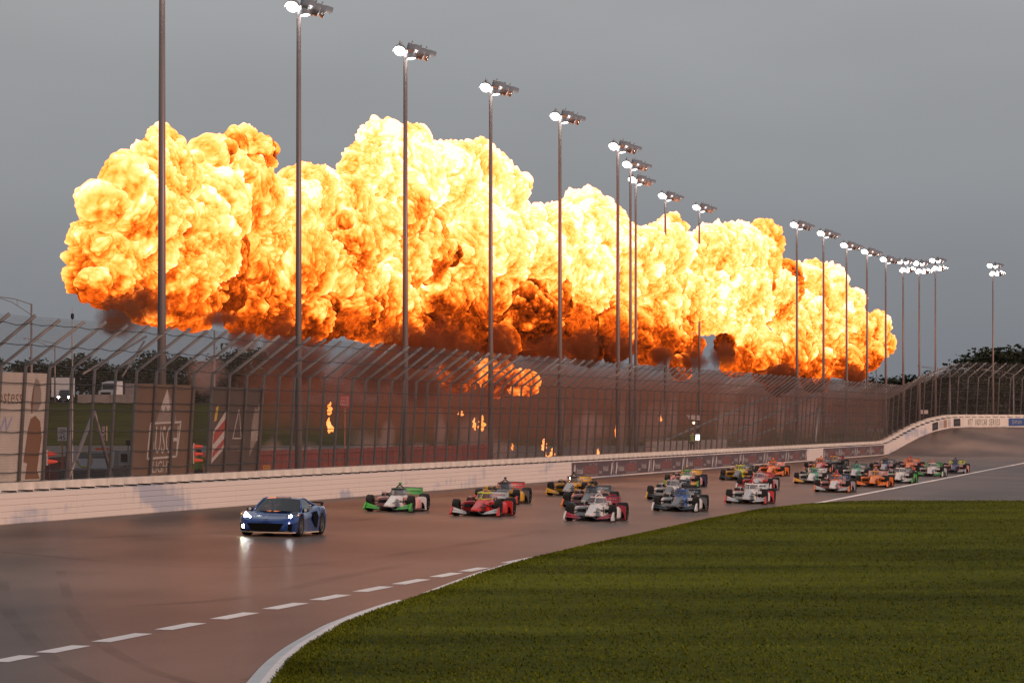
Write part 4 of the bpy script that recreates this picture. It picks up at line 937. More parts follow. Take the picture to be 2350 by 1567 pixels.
# u, v (photo pixel of front axle's ground centre), nose, cockpit+cover, sidepod, flap, endplate, guard, wing, frame, hoop, pod, number/wing text, text colour, label
CARS = [
 (896, 1173.5, Wt, Wt, PNK, GRN, GRN, Wt, GRN, K, K, GRN, 'IESGUI', K, 'white race car with bright green front and rear wings nearest the wall, front row'),
 (1095, 1184, RED, RED, RED, LGR, RED, RED, LGR, NEO, YEL, YEL, 'VERBAS', RED, 'red race car with yellow screen frame and silver front flaps'),
 (1141.5, 1155.5, GRY, GRY, YEL, K, RED, GRY, RED, K, K, K, 'mission', Wt, 'charcoal race car with red rear wing directly behind the red car'),
 (1302, 1137, SIL, YEL, YEL, YEL, YEL, YEL, YEL, K, K, K, 'vender', Wt, 'yellow race car running alone close to the wall'),
 (1344, 1165, GRY, GRY, PNK, K, ORG, CRM, GRY, K, K, K, 'rox', Wt, 'charcoal and white race car with yellow badge behind the white and crimson car'),
 (1356, 1195.5, Wt, Wt, Wt, CRM, Wt, CRM, CRM, Wt, Wt, Wt, 'UPLINE', PNK, 'white race car with crimson wings and rear guards, nearest in the middle'),
 (1565.5, 1117, Wt, Wt, PNK, YEL, GRN, NAV, YEL, GRN, GRY, YEL, 'yelo', Wt, 'white and green race car with yellow rear wing'),
 (1532, 1146.5, GRY, Wt, Wt, K, YEL, K, K, SIL, PNK, PNK, 'AX', Wt, 'white and grey race car half hidden behind the blue and black car'),
 (1551.5, 1173, GRY, BLU, Wt, K, Wt, GRY, K, BLU, K, K, 'abode', Wt, 'black race car with blue sides and chequered wing tip'),
 (1690, 1102, GRY, NEO, YEL, K, K, K, K, NEO, K, K, 'neon', Wt, 'neon yellow race car with a dark nose'),
 (1766, 1092, ORG, ORG, ORG, ORG, ORG, ORG, PNK, ORG, ORG, ORG, 'orng', ORG, 'all orange race car with pink rear wing near the wall panels'),
 (1732, 1124.5, LGR, PNK, RED, DRD, Wt, LGR, RED, LGR, PNK, PNK, 'no.', Wt, 'pale race car with red rear wing behind the red and silver car'),
 (1713.6, 1155.5, LGR, Wt, Wt, LGR, RED, RED, Wt, Wt, RED, RED, '68', K, 'white race car with bright red endplates and large dark rear wing digits'),
 (1859.5, 1110, Wt, TEA, Wt, YEL, PNK, GRY, Wt, TEA, YEL, YEL, 'ford', GRY, 'white race car with gold front flaps and pale green cockpit'),
 (1877, 1083, PNK, RED, PNK, GRY, ORG, GRY, GRY, ORG, ORG, ORG, 'pn', Wt, 'pink race car with red screen surround, far left of the rear pack'),
 (1908, 1075, GRY, GRY, GRY, K, K, GRY, DRD, YEL, DRD, DRD, 'dk', Wt, 'dark grey race car farthest back beside the wall'),
 (1910.6, 1129, Wt, PNK, PNK, LGR, ORG, SIL, NAV, ORG, RED, RED, 'LAND', Wt, 'white and pink race car with navy rear wing, nearest of the rear pack'),
 (1958, 1098, LGR, TEA, Wt, NAV, NAV, NAV, GRY, TEA, K, K, 'te', Wt, 'teal and white race car behind the orange car'),
 (2002, 1117, ORG, ORG, ORG, ORG, ORG, ORG, PNK, YEL, PNK, YEL, 'or', Wt, 'orange race car with orange flaps beside the white inner line'),
 (2026, 1084, SIL, NAV, PNK, GRY, GRY, GRY, GRY, K, K, YEL, 'nv', Wt, 'navy race car with yellow roof camera'),
 (2060, 1108, Wt, Wt, Wt, LGR, GRN, GRN, GRY, Wt, K, K, 'LEXUS', Wt, 'white race car with green rear guards right of the orange car'),
 (2083, 1081.5, ORG, ORG, PNK, RED, RED, RED, ORG, ORG, RED, RED, 'o', Wt, 'orange and pink race car in the back row'),
 (2133, 1093, Wt, Wt, Wt, GRN, Wt, LGR, GRN, Wt, ORG, ORG, 'gr', Wt, 'white race car with dark green wings near the right end'),
 (2187, 1085.5, NAV, NAV, PNK, SIL, SIL, PNK, NEO, NAV, NAV, NAV, 'bl', K, 'navy blue race car at the far right of the pack'),
]
FWD = Vector((-math.sin(TH0), -math.cos(TH0), 0))
def place(o, front, yaw=0., axle=1.51):
    d = dist(front.x, front.y); k = .0242
    n = Vector((math.cos(TH0), -math.sin(TH0), 0)); up = (Vector((0, 0, 1)) + n * k).normalized()
    f = Matrix.Rotation(yaw, 3, 'Z') @ FWD; f = (f - up * f.dot(up)).normalized(); l = up.cross(f)
    p = front - f * axle; p.z = gz(p.x, p.y) + .004
    basis(o, f, l, up, p)
def race_car(spec):
    u, v, nose, cock, pod, flap, ep, guard, wing, frame, hoop, camp, txt, tcol, label = spec
    o = thing('race_car', label, 'race car', (0, 0, 0), 0, 'open-wheel race cars following the blue car')
    P = lambda name, key, m, par=o: link(name, CM[key], par, m)
    P('nose', 'nose', paint(nose)); P('cockpit', 'cockpit', paint(cock)); P('engine_cover', 'engine_cover', paint(cock)); P('gearbox', 'gearbox', M_BLACK)
    g = P('aeroscreen', 'aeroscreen_frame', paint(frame)); P('glass', 'aeroscreen_glass', M_GLASS, g); P('visor_band', 'visor_band', paint(frame), g)
    h = P('roll_hoop', 'roll_hoop', paint(hoop)); P('camera_pod', 'camera_pod', paint(camp), h); P('helmet', 'helmet', paint(cock))
    P('floor', 'floor', M_BLACK); P('front_wing', 'main_plane', M_BLACK)
    for s in 'LR':
        q = P('sidepod', 'sidepod' + s, paint(pod)); P('inlet', 'inlet' + s, M_FOAM, q); P('tyre_guard', 'tyre_guard' + s, paint(guard))
        P('flap', 'lower_flap' + s, paint(flap)); P('flap', 'upper_flap' + s, paint(flap)); P('endplate', 'endplate' + s, paint(ep))
        P('wishbone', 'front_wishbone' + s, M_BLACK); P('wishbone', 'rear_wishbone' + s, M_BLACK)
        q = P('mirror', 'mirror' + s, paint(pod)); P('mirror_face', 'mirror_glass' + s, M_MIRR, q); P('wing_endplate', 'wing_endplate' + s, paint(wing))
    rw = P('rear_wing', 'rear_wing', paint(wing)); P('wing_flap', 'wing_flap', paint(K if wing != K else GRY))
    t = link('lettering', text_mesh(txt, 1., .72, .10), rw, paint(tcol, .5)); 
    x, up = Vector((0, 1, 0)), Vector((-.66, 0, .75)).normalized(); z = x.cross(up); t.matrix_local = Matrix(((x.x, up.x, z.x, -2.150), (x.y, up.y, z.y, .08), (x.z, up.z, z.z, .79), (0, 0, 0, 1)))
    for xx, nm, yy in ((1.51, 'F', .8325), (-1.51, 'B', .775)):
        for s in (1, -1):
            wl = thing('wheel', None, None); del_keys(wl); wl.parent = o; wl.location = (xx, s * yy, .328 if nm == 'F' else .345)
            if s < 0: wl.rotation_euler = (0, 0, math.pi)
            link('tyre', CM['tyre' + nm], wl, M_TYRE); link('rim', CM['rim' + nm], wl, M_RIM)
    place(o, on_track(u, v)); return o
def del_keys(o):
    for k in ('label', 'category', 'group'):
        if k in o.keys(): del o[k]
for c in CARS: race_car(c)

# ------------------------------------------------------------------ blue pace car
def pace_car():
    o = thing('pace_car', 'low blue sports car with headlights on leading the race cars', 'car')
    bl = mat('blue_metallic', (.012, .055, .24), .26, metal=.55, coat=1., noise=.04, nscale=6)
    xs = np.linspace(2.30, -2.33, 78); WX = (1.36, -1.36); AR = .385
    I = lambda x, pts: float(np.interp(-x, [-p[0] for p in pts], [p[1] for p in pts]))
    hw = [(2.30, .66), (2.22, .80), (2.05, .90), (1.75, .965), (1.36, .985), (.9, .955), (.3, .93), (-.3, .945), (-.9, 1.0), (-1.36, 1.012), (-1.9, .985), (-2.2, .93), (-2.33, .86)]
    zs = [(2.30, .50), (2.2, .575), (2.0, .66), (1.7, .745), (1.36, .785), (1.0, .775), (.5, .765), (0, .785), (-.6, .86), (-1.1, .925), (-1.6, .935), (-2.1, .91), (-2.33, .88)]
    zc = [(2.30, .50), (2.2, .56), (2.0, .60), (1.6, .655), (1.2, .72), (.95, .775), (.5, .80), (-.8, .94), (-1.6, .985), (-2.1, .95), (-2.33, .92)]
    zb = [(2.30, .20), (2.15, .14), (1.9, .125), (-1.9, .135), (-2.2, .22), (-2.33, .32)]
    rings = []
    for x in xs:
        w_, s_, c_, b_ = I(x, hw), I(x, zs), I(x, zc), I(x, zb)
        for wx in WX:
            if abs(x - wx) < AR: b_ = max(b_, .345 + math.sqrt(AR * AR - (x - wx) ** 2) - .01)
        waist = .035 * math.exp(-((x - .1) / .7) ** 2)
        half = [(0, b_), (w_ - .3, b_), (w_ - .03, b_ + .005), (w_ - .004 - waist * .4, b_ + (s_ - b_) * .3), (w_ - waist, b_ + (s_ - b_) * .58), (w_ - .012, b_ + (s_ - b_) * .82), (w_ - .075, s_), (w_ * .74, s_ * .45 + c_ * .55 + .008), (w_ * .40, c_ + .004), (0, c_)]
        rings.append([(x, y, z) for y, z in half] + [(x, -y, z) for y, z in half[-2:0:-1]])
    me = MB().loft(rings).mesh('body', bl, smooth=True); me.set_sharp_from_angle(angle=R(40)); body = link('body', me, o)
    # greenhouse
    def gring(x, wb, zb_, wt, zt): return [(x, wb, zb_), (x, (wb + wt) / 2 + .025, (zb_ + zt) / 2), (x, wt, zt), (x, wt * .5, zt + .018), (x, 0, zt + .024), (x, -wt * .5, zt + .018), (x, -wt, zt), (x, -(wb + wt) / 2 - .025, (zb_ + zt) / 2), (x, -wb, zb_)]
    # windscreen: curved sheet between cowl and roof edge
    def ws(x0, wd, z, bow): return [(x0 + bow * (1 - (y / wd) ** 2), y, z + .03 * (1 - (y / wd) ** 2)) for y in np.linspace(-wd, wd, 9)]
    link('windscreen', MB().loft([ws(.86, .76, .775, .22), ws(.54, .70, .95, .17), ws(.14, .60, 1.165, .10)], caps=False, closed=False).mesh('windscreen', M_WIND, smooth=True), o)
    roof = MB().loft([ws(.15, .615, 1.160, .10), ws(-.1, .60, 1.195, .04), ws(-.45, .575, 1.19, 0), ws(-.9, .53, 1.12, 0), ws(-1.5, .42, 1.0, 0), ws(-1.75, .36, .955, 0)], caps=False, closed=False).mesh('roof', bl, smooth=True); link('roof', roof, o)
    for s in (1, -1):
        a = [(.86, .775, s * .80), (.5, .965, s * .735), (.14, 1.165, s * .62)]
        link('pillar', MB().tube([(.84, s * .80, .765), (.52, s * .725, .955), (.15, s * .62, 1.165), (-.12, s * .60, 1.195), (-.5, s * .585, 1.175), (-.95, s * .60, 1.07), (-1.4, s * .72, .95)], [.035, .035, .035, .032, .032, .04, .05], 6).mesh('pillar', bl, smooth=True), o)
        link('side_window', MB().add([(.80, s * .80, .775), (.52, s * .735, .945), (.15, s * .628, 1.15), (-.12, s * .61, 1.18), (-.5, s * .595, 1.16), (-.72, s * .66, 1.02), (-.62, s * .86, .865), (0, s * .87, .785)], [tuple(range(8))]).mesh('side_window', M_WIND), o)
        link('side_intake', MB().add([(-.28, s * .955, .78), (-.20, s * .955, .60), (-.42, s * .968, .36), (-.62, s * .985, .22), (-.72, s * .99, .36), (-.78, s * 1.0, .62), (-.62, s * .985, .80)], [tuple(range(7))]).mesh('side_intake', M_FOAM), o)
        m_ = link('mirror', MB().loft([[(.62 + .1 * k, s * (.93 + .10 * math.cos(g)), .835 + .065 * math.sin(g)) for g in np.linspace(0, 2 * math.pi, 10, endpoint=False)] for k in (0, 1)]).tube([(.62, s * .80, .78), (.66, s * .90, .81)], .03, 6).mesh('mirror', M_BLACK, smooth=True), o)
        link('mirror_face', MB().lathe([(.055, .0), (.05, .01)], (.725, s * .93, .84), 'x', 10).mesh('mirror_face', M_MIRR), m_)
        # headlight: dark slanted housing with lit lens and daytime strip
        hl = link('headlight', MB().add([(2.07, s * .56, .60), (1.97, s * .62, .655), (1.62, s * .86, .762), (1.56, s * .93, .752), (1.74, s * .935, .69), (1.92, s * .86, .635)], [tuple(range(6))]).mesh('headlight', M_BLACK), o)
        link('lamp_lens', MB().lathe([(.052, .0), (.045, .02), (.02, .03)], (1.99, s * .745, .652), 'x', 12).mesh('lamp_lens', M_HEAD), hl)
        if s < 0: link('light_strip', MB().tube([(2.085, s * .56, .605), (1.96, s * .66, .66), (1.78, s * .80, .735)], .022, 6).mesh('light_strip', M_HEAD), hl)
        link('turn_signal', MB().box((1.72, s * .945, .70), (.10, .02, .03)).mesh('turn_signal', mat('amber', (.6, .2, .02), .3, emis=(1., .45, .08), estr=2. if s > 0 else .2)), hl)
        link('bumper_intake', MB().loft([[(2.312 - .30 * abs(y - .55), s * y, z) for y, z in ((.50, .19), (.84, .19), (.86, .42), (.62, .42))], [(2.2 - .3 * abs(y - .55), s * y, z) for y, z in ((.50, .19), (.84, .19), (.86, .42), (.62, .42))]]).mesh('bumper_intake', M_FOAM), o)
    fog = link('fog_lamp', MB().lathe([(.075, .0), (.065, .02), (.03, .03)], (2.235, -.72, .315), 'x', 14).mesh('fog_lamp', M_FOG), o)
    link('grille', MB().loft([[(2.325, -.46, .19), (2.325, .46, .19), (2.325, .60, .425), (2.325, -.60, .425)], [(2.2, -.46, .19), (2.2, .46, .19), (2.2, .60, .425), (2.2, -.60, .425)]]).mesh('grille', M_FOAM), o)
    link('splitter', MB().loft([[(2.38 - .34 * (abs(y) / .92) ** 2.2, y, .125), (2.38 - .34 * (abs(y) / .92) ** 2.2, y, .15), (1.95, y, .15), (1.95, y, .125)] for y in np.linspace(-.93, .93, 15)]).mesh('splitter', mat('pale_lip', (.62, .50, .34), .4)), o)
    link('emblem', MB().box((2.215, 0, .572), (.03, .10, .012), 0, R(20)).mesh('emblem', M_SILVER), o)
    link('spoiler', MB().box((-2.12, 0, 1.035), (.30, 1.62, .022), 0, R(-6)).box((-2.1, .78, .985), (.28, .02, .12)).box((-2.1, -.78, .985), (.28, .02, .12)).mesh('spoiler', M_BLACK), o)
    for s in (1, -1): link('side_skirt', MB().box((-.05, s * .955, .12), (1.75, .07, .03)).mesh('side_skirt', mat('pale_lip', (.62, .50, .34), .4)), o)
    link('undertray', MB().box((0, 0, .16), (4.0, 1.3, .06)).mesh('undertray', M_FOAM), o)
    link('warning_bar', MB().box((-.05, 0, 1.248), (.10, .55, .035)).box((-.05, .22, 1.225), (.05, .03, .03)).box((-.05, -.22, 1.225), (.05, .03, .03)).mesh('warning_bar', mat('clear_lamp', (.7, .66, .62), .25)), o)
    for xx, wd, r_ in ((1.36, .275, .345), (-1.36, .34, .352)):
        h = wd / 2
        ty = MB().lathe([(.24, -h * .94), (r_ * .94, -h), (r_, -h * .75), (r_, h * .75), (r_ * .94, h), (.24, h * .94)], axis='y', n=30, closed=True).mesh('tyre', M_TYRE, smooth=True)
        b = MB().lathe([(.245, h * .95), (.225, h * .88), (.215, -h * .5), (.05, -h * .5)], axis='y', n=24, closed=True).lathe([(.04, h * .9), (.035, h * .97)], axis='y', n=10)
        for k in range(10):
            g = k * 2 * math.pi / 10 + (.13 if k % 2 else -.13) * .9; gg = k * 2 * math.pi / 10
            b.add([(math.cos(gg - .3) * .04, h * .9, math.sin(gg - .3) * .04), (math.cos(gg + .3) * .04, h * .9, math.sin(gg + .3) * .04), (math.cos(g + .06) * .235, h * .93, math.sin(g + .06) * .235), (math.cos(g - .06) * .235, h * .93, math.sin(g - .06) * .235)], [(0, 1, 2, 3)])
        rm = b.mesh('rim', mat('pale_rim', (.30, .27, .24), .3, metal=.8))
        for s in (1, -1):
            wl = bpy.data.objects.new('wheel', None); COL.objects.link(wl); wl.parent = o; wl.location = (xx, s * (.965 - h if xx > 0 else .995 - h), r_)
            if s < 0: wl.rotation_euler = (0, 0, math.pi)
            link('tyre', ty, wl); link('rim', rm, wl)
    place(o, on_track(625, 1229), R(-1.5), 1.36)
    return o
M_HEAD = mat('lit_headlamp', (.9, .9, .9), .2, emis=(.92, .96, 1.), estr=110.); M_FOG = mat('lit_fog_lamp', (.9, .9, .8), .2, emis=(1., 1., .62), estr=160.)
pace_car()

# ------------------------------------------------------------------ things behind the fence
M_SIGNW = mat('sign_white', (.62, .52, .49), .5); M_SIGNR = mat('sign_red', (.42, .05, .035), .5); M_CONE = mat('cone_orange', (.75, .055, .015), .5); M_GREYBOX = mat('grey_box', (.30, .32, .33), .5)
M_REDF = mat('red_barricade', (.20, .035, .022), .7, noise=.3, nscale=1.5); M_VEST = mat('vest_green', (.22, .42, .03), .7); M_PANT = mat('dark_trousers', (.02, .019, .02), .8); M_SKIN = mat('skin', (.40, .24, .17), .6)
M_ORP = mat('orange_paper', (.62, .26, .05), .6); M_LIT = mat('lit_panel', (.9, .9, .9), .4, emis=(.92, 1., 1.), estr=5.); M_TAR = mat('trailer_white', (.50, .50, .50), .5, noise=.05, nscale=.5)
TN = Vector((math.cos(TH0), -math.sin(TH0), 0)); TT = Vector((math.sin(TH0), math.cos(TH0), 0)); UP = Vector((0, 0, 1))
# red board barricade
k = 0
bar = thing('board_barricade', 'dull red board barricade standing behind the wall', 'barricade', behind(110, 1000, -6.5))
bpy.context.view_layer.update(); BI = bar.matrix_world.inverted()
t = t_at(60, -6.5); bd = None
while t < t_at(1130, -6.5):
    p = W(t, -6.5 + random.uniform(-.02, .02), 0); p.z = OUTZ; hgt = 1.62 + random.uniform(-.03, .03)
    b = MB().box((p.x, p.y, OUTZ + hgt / 2), (.03, .92, hgt), -TH0); o = link('board', b.mesh('board', M_REDF)); o.parent = bar; o.matrix_parent_inverse = BI; t += .97
for z in (OUTZ + .5, OUTZ + 1.45):
    a, c = W(t_at(60, -6.5), -6.42, 0), W(t_at(1130, -6.5), -6.42, 0); a.z = c.z = z; o = link('rail', MB().tube([a, c], .035, 5).mesh('rail', M_REDF)); o.parent = bar; o.matrix_parent_inverse = BI
def sign(name, u, v, wpx, hpx, d, m, label, cat, lines, mt, postm=None, foot=OUTZ):
    c = behind(u, v, d); s = F / c.y; w_, h_ = wpx / s, hpx / s
    o = thing(name, label, cat, (c.x, c.y, foot)); z0 = c.z - foot
    link('board', MB().box((0, 0, z0), (w_, .03, h_)).mesh('board', m), o)
    if postm: link('post', MB().tube([(0, .05, 0), (0, .05, z0 + h_ * .3)], .04, 6).mesh('post', postm), o)
    for tx, dz, tw, th in lines:
        q = link('lettering', text_mesh(tx, 1., w_ * tw, h_ * th), o, mt); q.location = (0, -.02, z0 + h_ * dz); q.rotation_euler = (R(90), 0, 0)
    return o
sign('road_sign', 143, 996, 21, 31, -5.5, M_SIGNW, 'white speed limit sign reading 45 behind the fence at left', 'sign', [('SPEED', .32, .78, .17), ('LIMIT', .07, .66, .16), ('45', -.26, .72, .34)], M_LETT, mat('orange_lit_post', (.4, .16, .08), .6))  # post colour has the orange light on it painted in
sign('welcome_sign', 791, 921, 24, 27, -8, M_SIGNR, 'red sign with pale lettering welcoming race fans', 'sign', [('WELCOME', .33, .8, .16), ('RACE', .05, .74, .26), ('FANS!', -.26, .8, .26)], M_SIGNW, mat('orange_lit_post', (.4, .16, .08), .6))  # same post colour, orange light painted in
sign('notice_board', 612, 1082, 17, 30, -1.6, M_ORP, 'small orange notice board just right of the dark brown banner', 'sign', [('NOTICE', .36, .7, .09), ('ALL PERSONS', .16, .84, .08), ('ENTER AT', .0, .74, .08), ('OWN RISK', -.16, .74, .08), ('STAY BACK', -.34, .8, .08)], M_LETT, M_POST)
# black vertical sign on the A-frame brace
c = behind(238, 994, -1.5); s = F / c.y
o = thing('vertical_sign', 'narrow black upright sign with white lettering hung on the brace', 'sign', c); link('board', MB().box((0, 0, 0), (9 / s, .03, 36 / s)).mesh('board', M_ADK), o)
q = link('lettering', text_mesh('STYLASS', 1., 33 / s, 6.5 / s), o, M_SIGNW); q.matrix_local = Matrix(((0, -1, 0, 0), (0, 0, -1, -.02), (1, 0, 0, 0), (0, 0, 0, 1)))
link('edge_tube', MB().tube([(7 / s, 0, -17 / s), (7 / s, 0, 17 / s)], .02, 6).mesh('edge_tube', mat('amber_tube', (.5, .3, .15), .4)), o)
# cones pushed sideways onto the posts
def cone(u, v, d, label):
    c = behind(u, v, d); o = thing('traffic_cone', label, 'cone', c, 0, 'orange cones lying against the posts')
    link('cone', MB().lathe([(.105, 0), (.095, .02), (.035, .34), (.025, .35)], axis='x', n=14).mesh('cone', M_CONE, smooth=True), o)
    link('base', MB().box((-.02, 0, 0), (.04, .26, .26)).mesh('base', M_SIGNW), o)
cone(110, 1041, -1.15, 'upper of two orange cones beside the cream banner'); cone(110, 1059, -1.15, 'lower of two orange cones beside the cream banner')
cone(446, 1024, -1.15, 'top one of three orange cones beside the green vest'); cone(446, 1041, -1.15, 'middle one of three orange cones beside the green vest'); cone(446, 1056, -1.15, 'bottom one of three orange cones beside the green vest')
# marshal's grey signal box
c = behind(287, 1052, -1.2); s = F / c.y
o = thing('signal_box', 'grey signal box with dark screen on a post left of the tan banner', 'signal box', (c.x, c.y, CT)); dz = c.z - CT
link('housing', MB().box((0, 0, dz), (28 / s, .3, 32 / s)).mesh('housing', M_GREYBOX), o); link('screen', MB().box((-.02, -.16, dz + .03), (15 / s, .02, 19 / s)).mesh('screen', M_FOAM), o)
link('side_panel', MB().box((17 / s, -.05, dz), (4 / s, .3, 35 / s)).mesh('side_panel', M_SIGNW), o); link('post', MB().tube([(0, 0, -.3), (0, 0, dz)], .05, 8).mesh('post', M_POST), o)
link('camera', MB().box((.12, 0, dz + 36 / s), (10 / s, .15, 12 / s)).tube([(.12, 0, dz), (.12, 0, dz + 36 / s)], .02, 6).mesh('camera', M_BLACK), o)
# lit signal panel and white box farther along
c = behind(1600, 1004, -1.2); s = F / c.y
o = thing('signal_light', 'brightly lit square signal light on the fence', 'signal light', (c.x, c.y, CT)); dz = c.z - CT
link('housing', MB().box((0, 0, dz), (17 / s, .3, 19 / s)).mesh('housing', M_GREYBOX), o); link('lit_face', MB().box((0, -.16, dz + .02), (10 / s, .02, 12 / s)).mesh('lit_face', M_LIT), o)
link('post', MB().tube([(0, 0, -.3), (0, 0, dz)], .06, 8).mesh('post', M_POST), o); link('camera', MB().box((.03, 0, dz + 16 / s), (5 / s, .2, 6 / s)).tube([(0.03, 0, dz), (.03, 0, dz + 14 / s)], .03, 6).mesh('camera', M_BLACK), o)
c = behind(1590, 957, -1.4); s = F / c.y
o = thing('camera_box', 'white weather box hanging from the fence above the signal light', 'box', c)
link('hood', MB().loft([[(-15 / s, -.2, 6 / s), (15 / s, -.2, 4 / s), (16 / s, -.2, -7 / s), (-8 / s, -.2, -5 / s)], [(-15 / s, .3, 6 / s), (15 / s, .3, 4 / s), (16 / s, .3, -7 / s), (-8 / s, .3, -5 / s)]]).mesh('hood', mat('box_white', (.62, .55, .52), .5)), o)
link('underside', MB().box((2 / s, 0, -8.5 / s), (22 / s, .3, 3 / s)).mesh('underside', M_BLACK), o); link('lamp', MB().lathe([(3.2 / s, -.1), (3 / s, .1)], (2 / s, 0, -13 / s), 'y', 10).mesh('lamp', mat('warm_lamp', (.9, .8, .6), .4, emis=(1., .8, .5), estr=3.)), o)
link('bracket', MB().tube([(-38 / s, 0, 0), (-10 / s, 0, -1 / s)], .03, 6).tube([(3 / s, 0, -15 / s), (3 / s, 0, -34 / s)], .04, 6).mesh('bracket', M_POST), o)
c = behind(2121, 945, -.6); s = F / c.y
o = thing('camera_box', 'small pink-lit white box on the fence where the turn begins', 'box', c); link('hood', MB().box((0, 0, 0), (17 / s, .4, 9 / s)).mesh('hood', mat('box_white', (.62, .55, .52), .5)), o); link('underside', MB().box((1 / s, 0, -6 / s), (10 / s, .3, 3 / s)).mesh('underside', M_BLACK), o)
# low block wall behind the fence
o = thing('block_wall', 'low pale block wall behind the fence near the signal light', 'wall', behind(1590, 1030, -2.4)); bpy.context.view_layer.update(); oi = o.matrix_world.inverted()
t0, t1 = t_at(1492, -2.4), t_at(1668, -2.4); n = 9
for k in range(n):
    a = t0 + (t1 - t0) * k / n; q = link('block', MB().add(block(a + .05, a + (t1 - t0) / n - .05, -2.8, -2.3, -.1, CT + .62), QF).mesh('block', mat('block_concrete', (.30, .26, .24), .9, noise=.1, nscale=.4))); q.parent = o; q.matrix_parent_inverse = oi
# persons: one continuous body each
def person(u, v_head, d, h, label, turn=0., zfoot=None):
    c = behind(u, v_head, d); o = thing('person', label, 'person', (c.x, c.y, c.z - h if zfoot is None else zfoot), turn)
    P = {'pelvis': (0, 0, .95), 'belly': (0, 0, 1.12), 'chest': (0, 0, 1.34), 'neck': (0, .0, 1.50), 'head0': (0, -.01, 1.60), 'head1': (0, -.01, 1.72),
         'shL': (.19, 0, 1.42), 'elL': (.27, .02, 1.15), 'wrL': (.24, -.14, .98), 'haL': (.235, -.20, .93), 'fiL': (.23, -.25, .88), 'thL': (.20, -.22, .91),
         'shR': (-.19, 0, 1.42), 'elR': (-.27, .02, 1.15), 'wrR': (-.24, -.12, .97), 'haR': (-.235, -.18, .92), 'fiR': (-.23, -.23, .87), 'thR': (-.20, -.20, .90),
         'hpL': (.10, 0, .90), 'knL': (.12, -.02, .50), 'anL': (.13, .03, .09), 'toL': (.14, -.13, .04), 'hpR': (-.10, 0, .90), 'knR': (-.12, -.02, .50), 'anR': (-.13, .03, .09), 'toR': (-.14, -.13, .04)}
    Rr = {'pelvis': .15, 'belly': .145, 'chest': .165, 'neck': .06, 'head0': .09, 'head1': .085, 'shL': .075, 'elL': .05, 'wrL': .035, 'haL': .038, 'fiL': .018, 'thL': .014, 'shR': .075, 'elR': .05, 'wrR': .035, 'haR': .038, 'fiR': .018, 'thR': .014,
          'hpL': .10, 'knL': .065, 'anL': .045, 'toL': .04, 'hpR': .10, 'knR': .065, 'anR': .045, 'toR': .04}
    E = [('pelvis', 'belly'), ('belly', 'chest'), ('chest', 'neck'), ('neck', 'head0'), ('head0', 'head1'), ('chest', 'shL'), ('shL', 'elL'), ('elL', 'wrL'), ('wrL', 'haL'), ('haL', 'fiL'), ('haL', 'thL'), ('chest', 'shR'), ('shR', 'elR'), ('elR', 'wrR'), ('wrR', 'haR'), ('haR', 'fiR'), ('haR', 'thR'),
         ('pelvis', 'hpL'), ('hpL', 'knL'), ('knL', 'anL'), ('anL', 'toL'), ('pelvis', 'hpR'), ('hpR', 'knR'), ('knR', 'anR'), ('anR', 'toR')]
    names = list(P); me = bpy.data.meshes.new('body'); me.from_pydata([P[n] for n in names], [(names.index(a), names.index(b)) for a, b in E], [])
    tmp = bpy.data.objects.new('tmp', me); COL.objects.link(tmp); md = tmp.modifiers.new('s', 'SKIN'); 
    for i, n in enumerate(names): 
        sv = me.skin_vertices[0].data[i]; sv.radius = (Rr[n], Rr[n] * (.75 if n in ('chest', 'belly', 'pelvis') else 1)); sv.use_root = (n == 'pelvis')
    tmp.modifiers.new('u', 'SUBSURF').levels = 1
    bm_ = bpy.data.meshes.new_from_object(tmp.evaluated_get(bpy.context.evaluated_depsgraph_get())); bpy.data.objects.remove(tmp)
    for m in (M_VEST, M_PANT, M_SKIN): bm_.materials.append(m)
    for p in bm_.polygons:
        z = p.center.z; x = abs(p.center.x); p.material_index = 2 if (z > 1.50 or (x > .2 and z < 1.0 and z > .8)) else (1 if z < .98 else 0); p.use_smooth = True
    link('body', bm_, o); link('cap', MB().lathe([(.115, 0), (.112, .06), (.08, .12), (.01, .14)], (0, -.01, 1.68), 'z', 14).box((0, -.12, 1.69), (.15, .12, .015)).mesh('cap', mat('dark_cap', (.03, .04, .07), .7), smooth=False), o)
    o.scale = (h / 1.80,) * 3; return o
person(456, 1030, -2.2, 1.85, 'person in a bright green vest and dark cap standing between two banners', R(10))
person(1589, 988, -2.0, 1.75, 'person in a green vest beside the lit signal light', R(170))
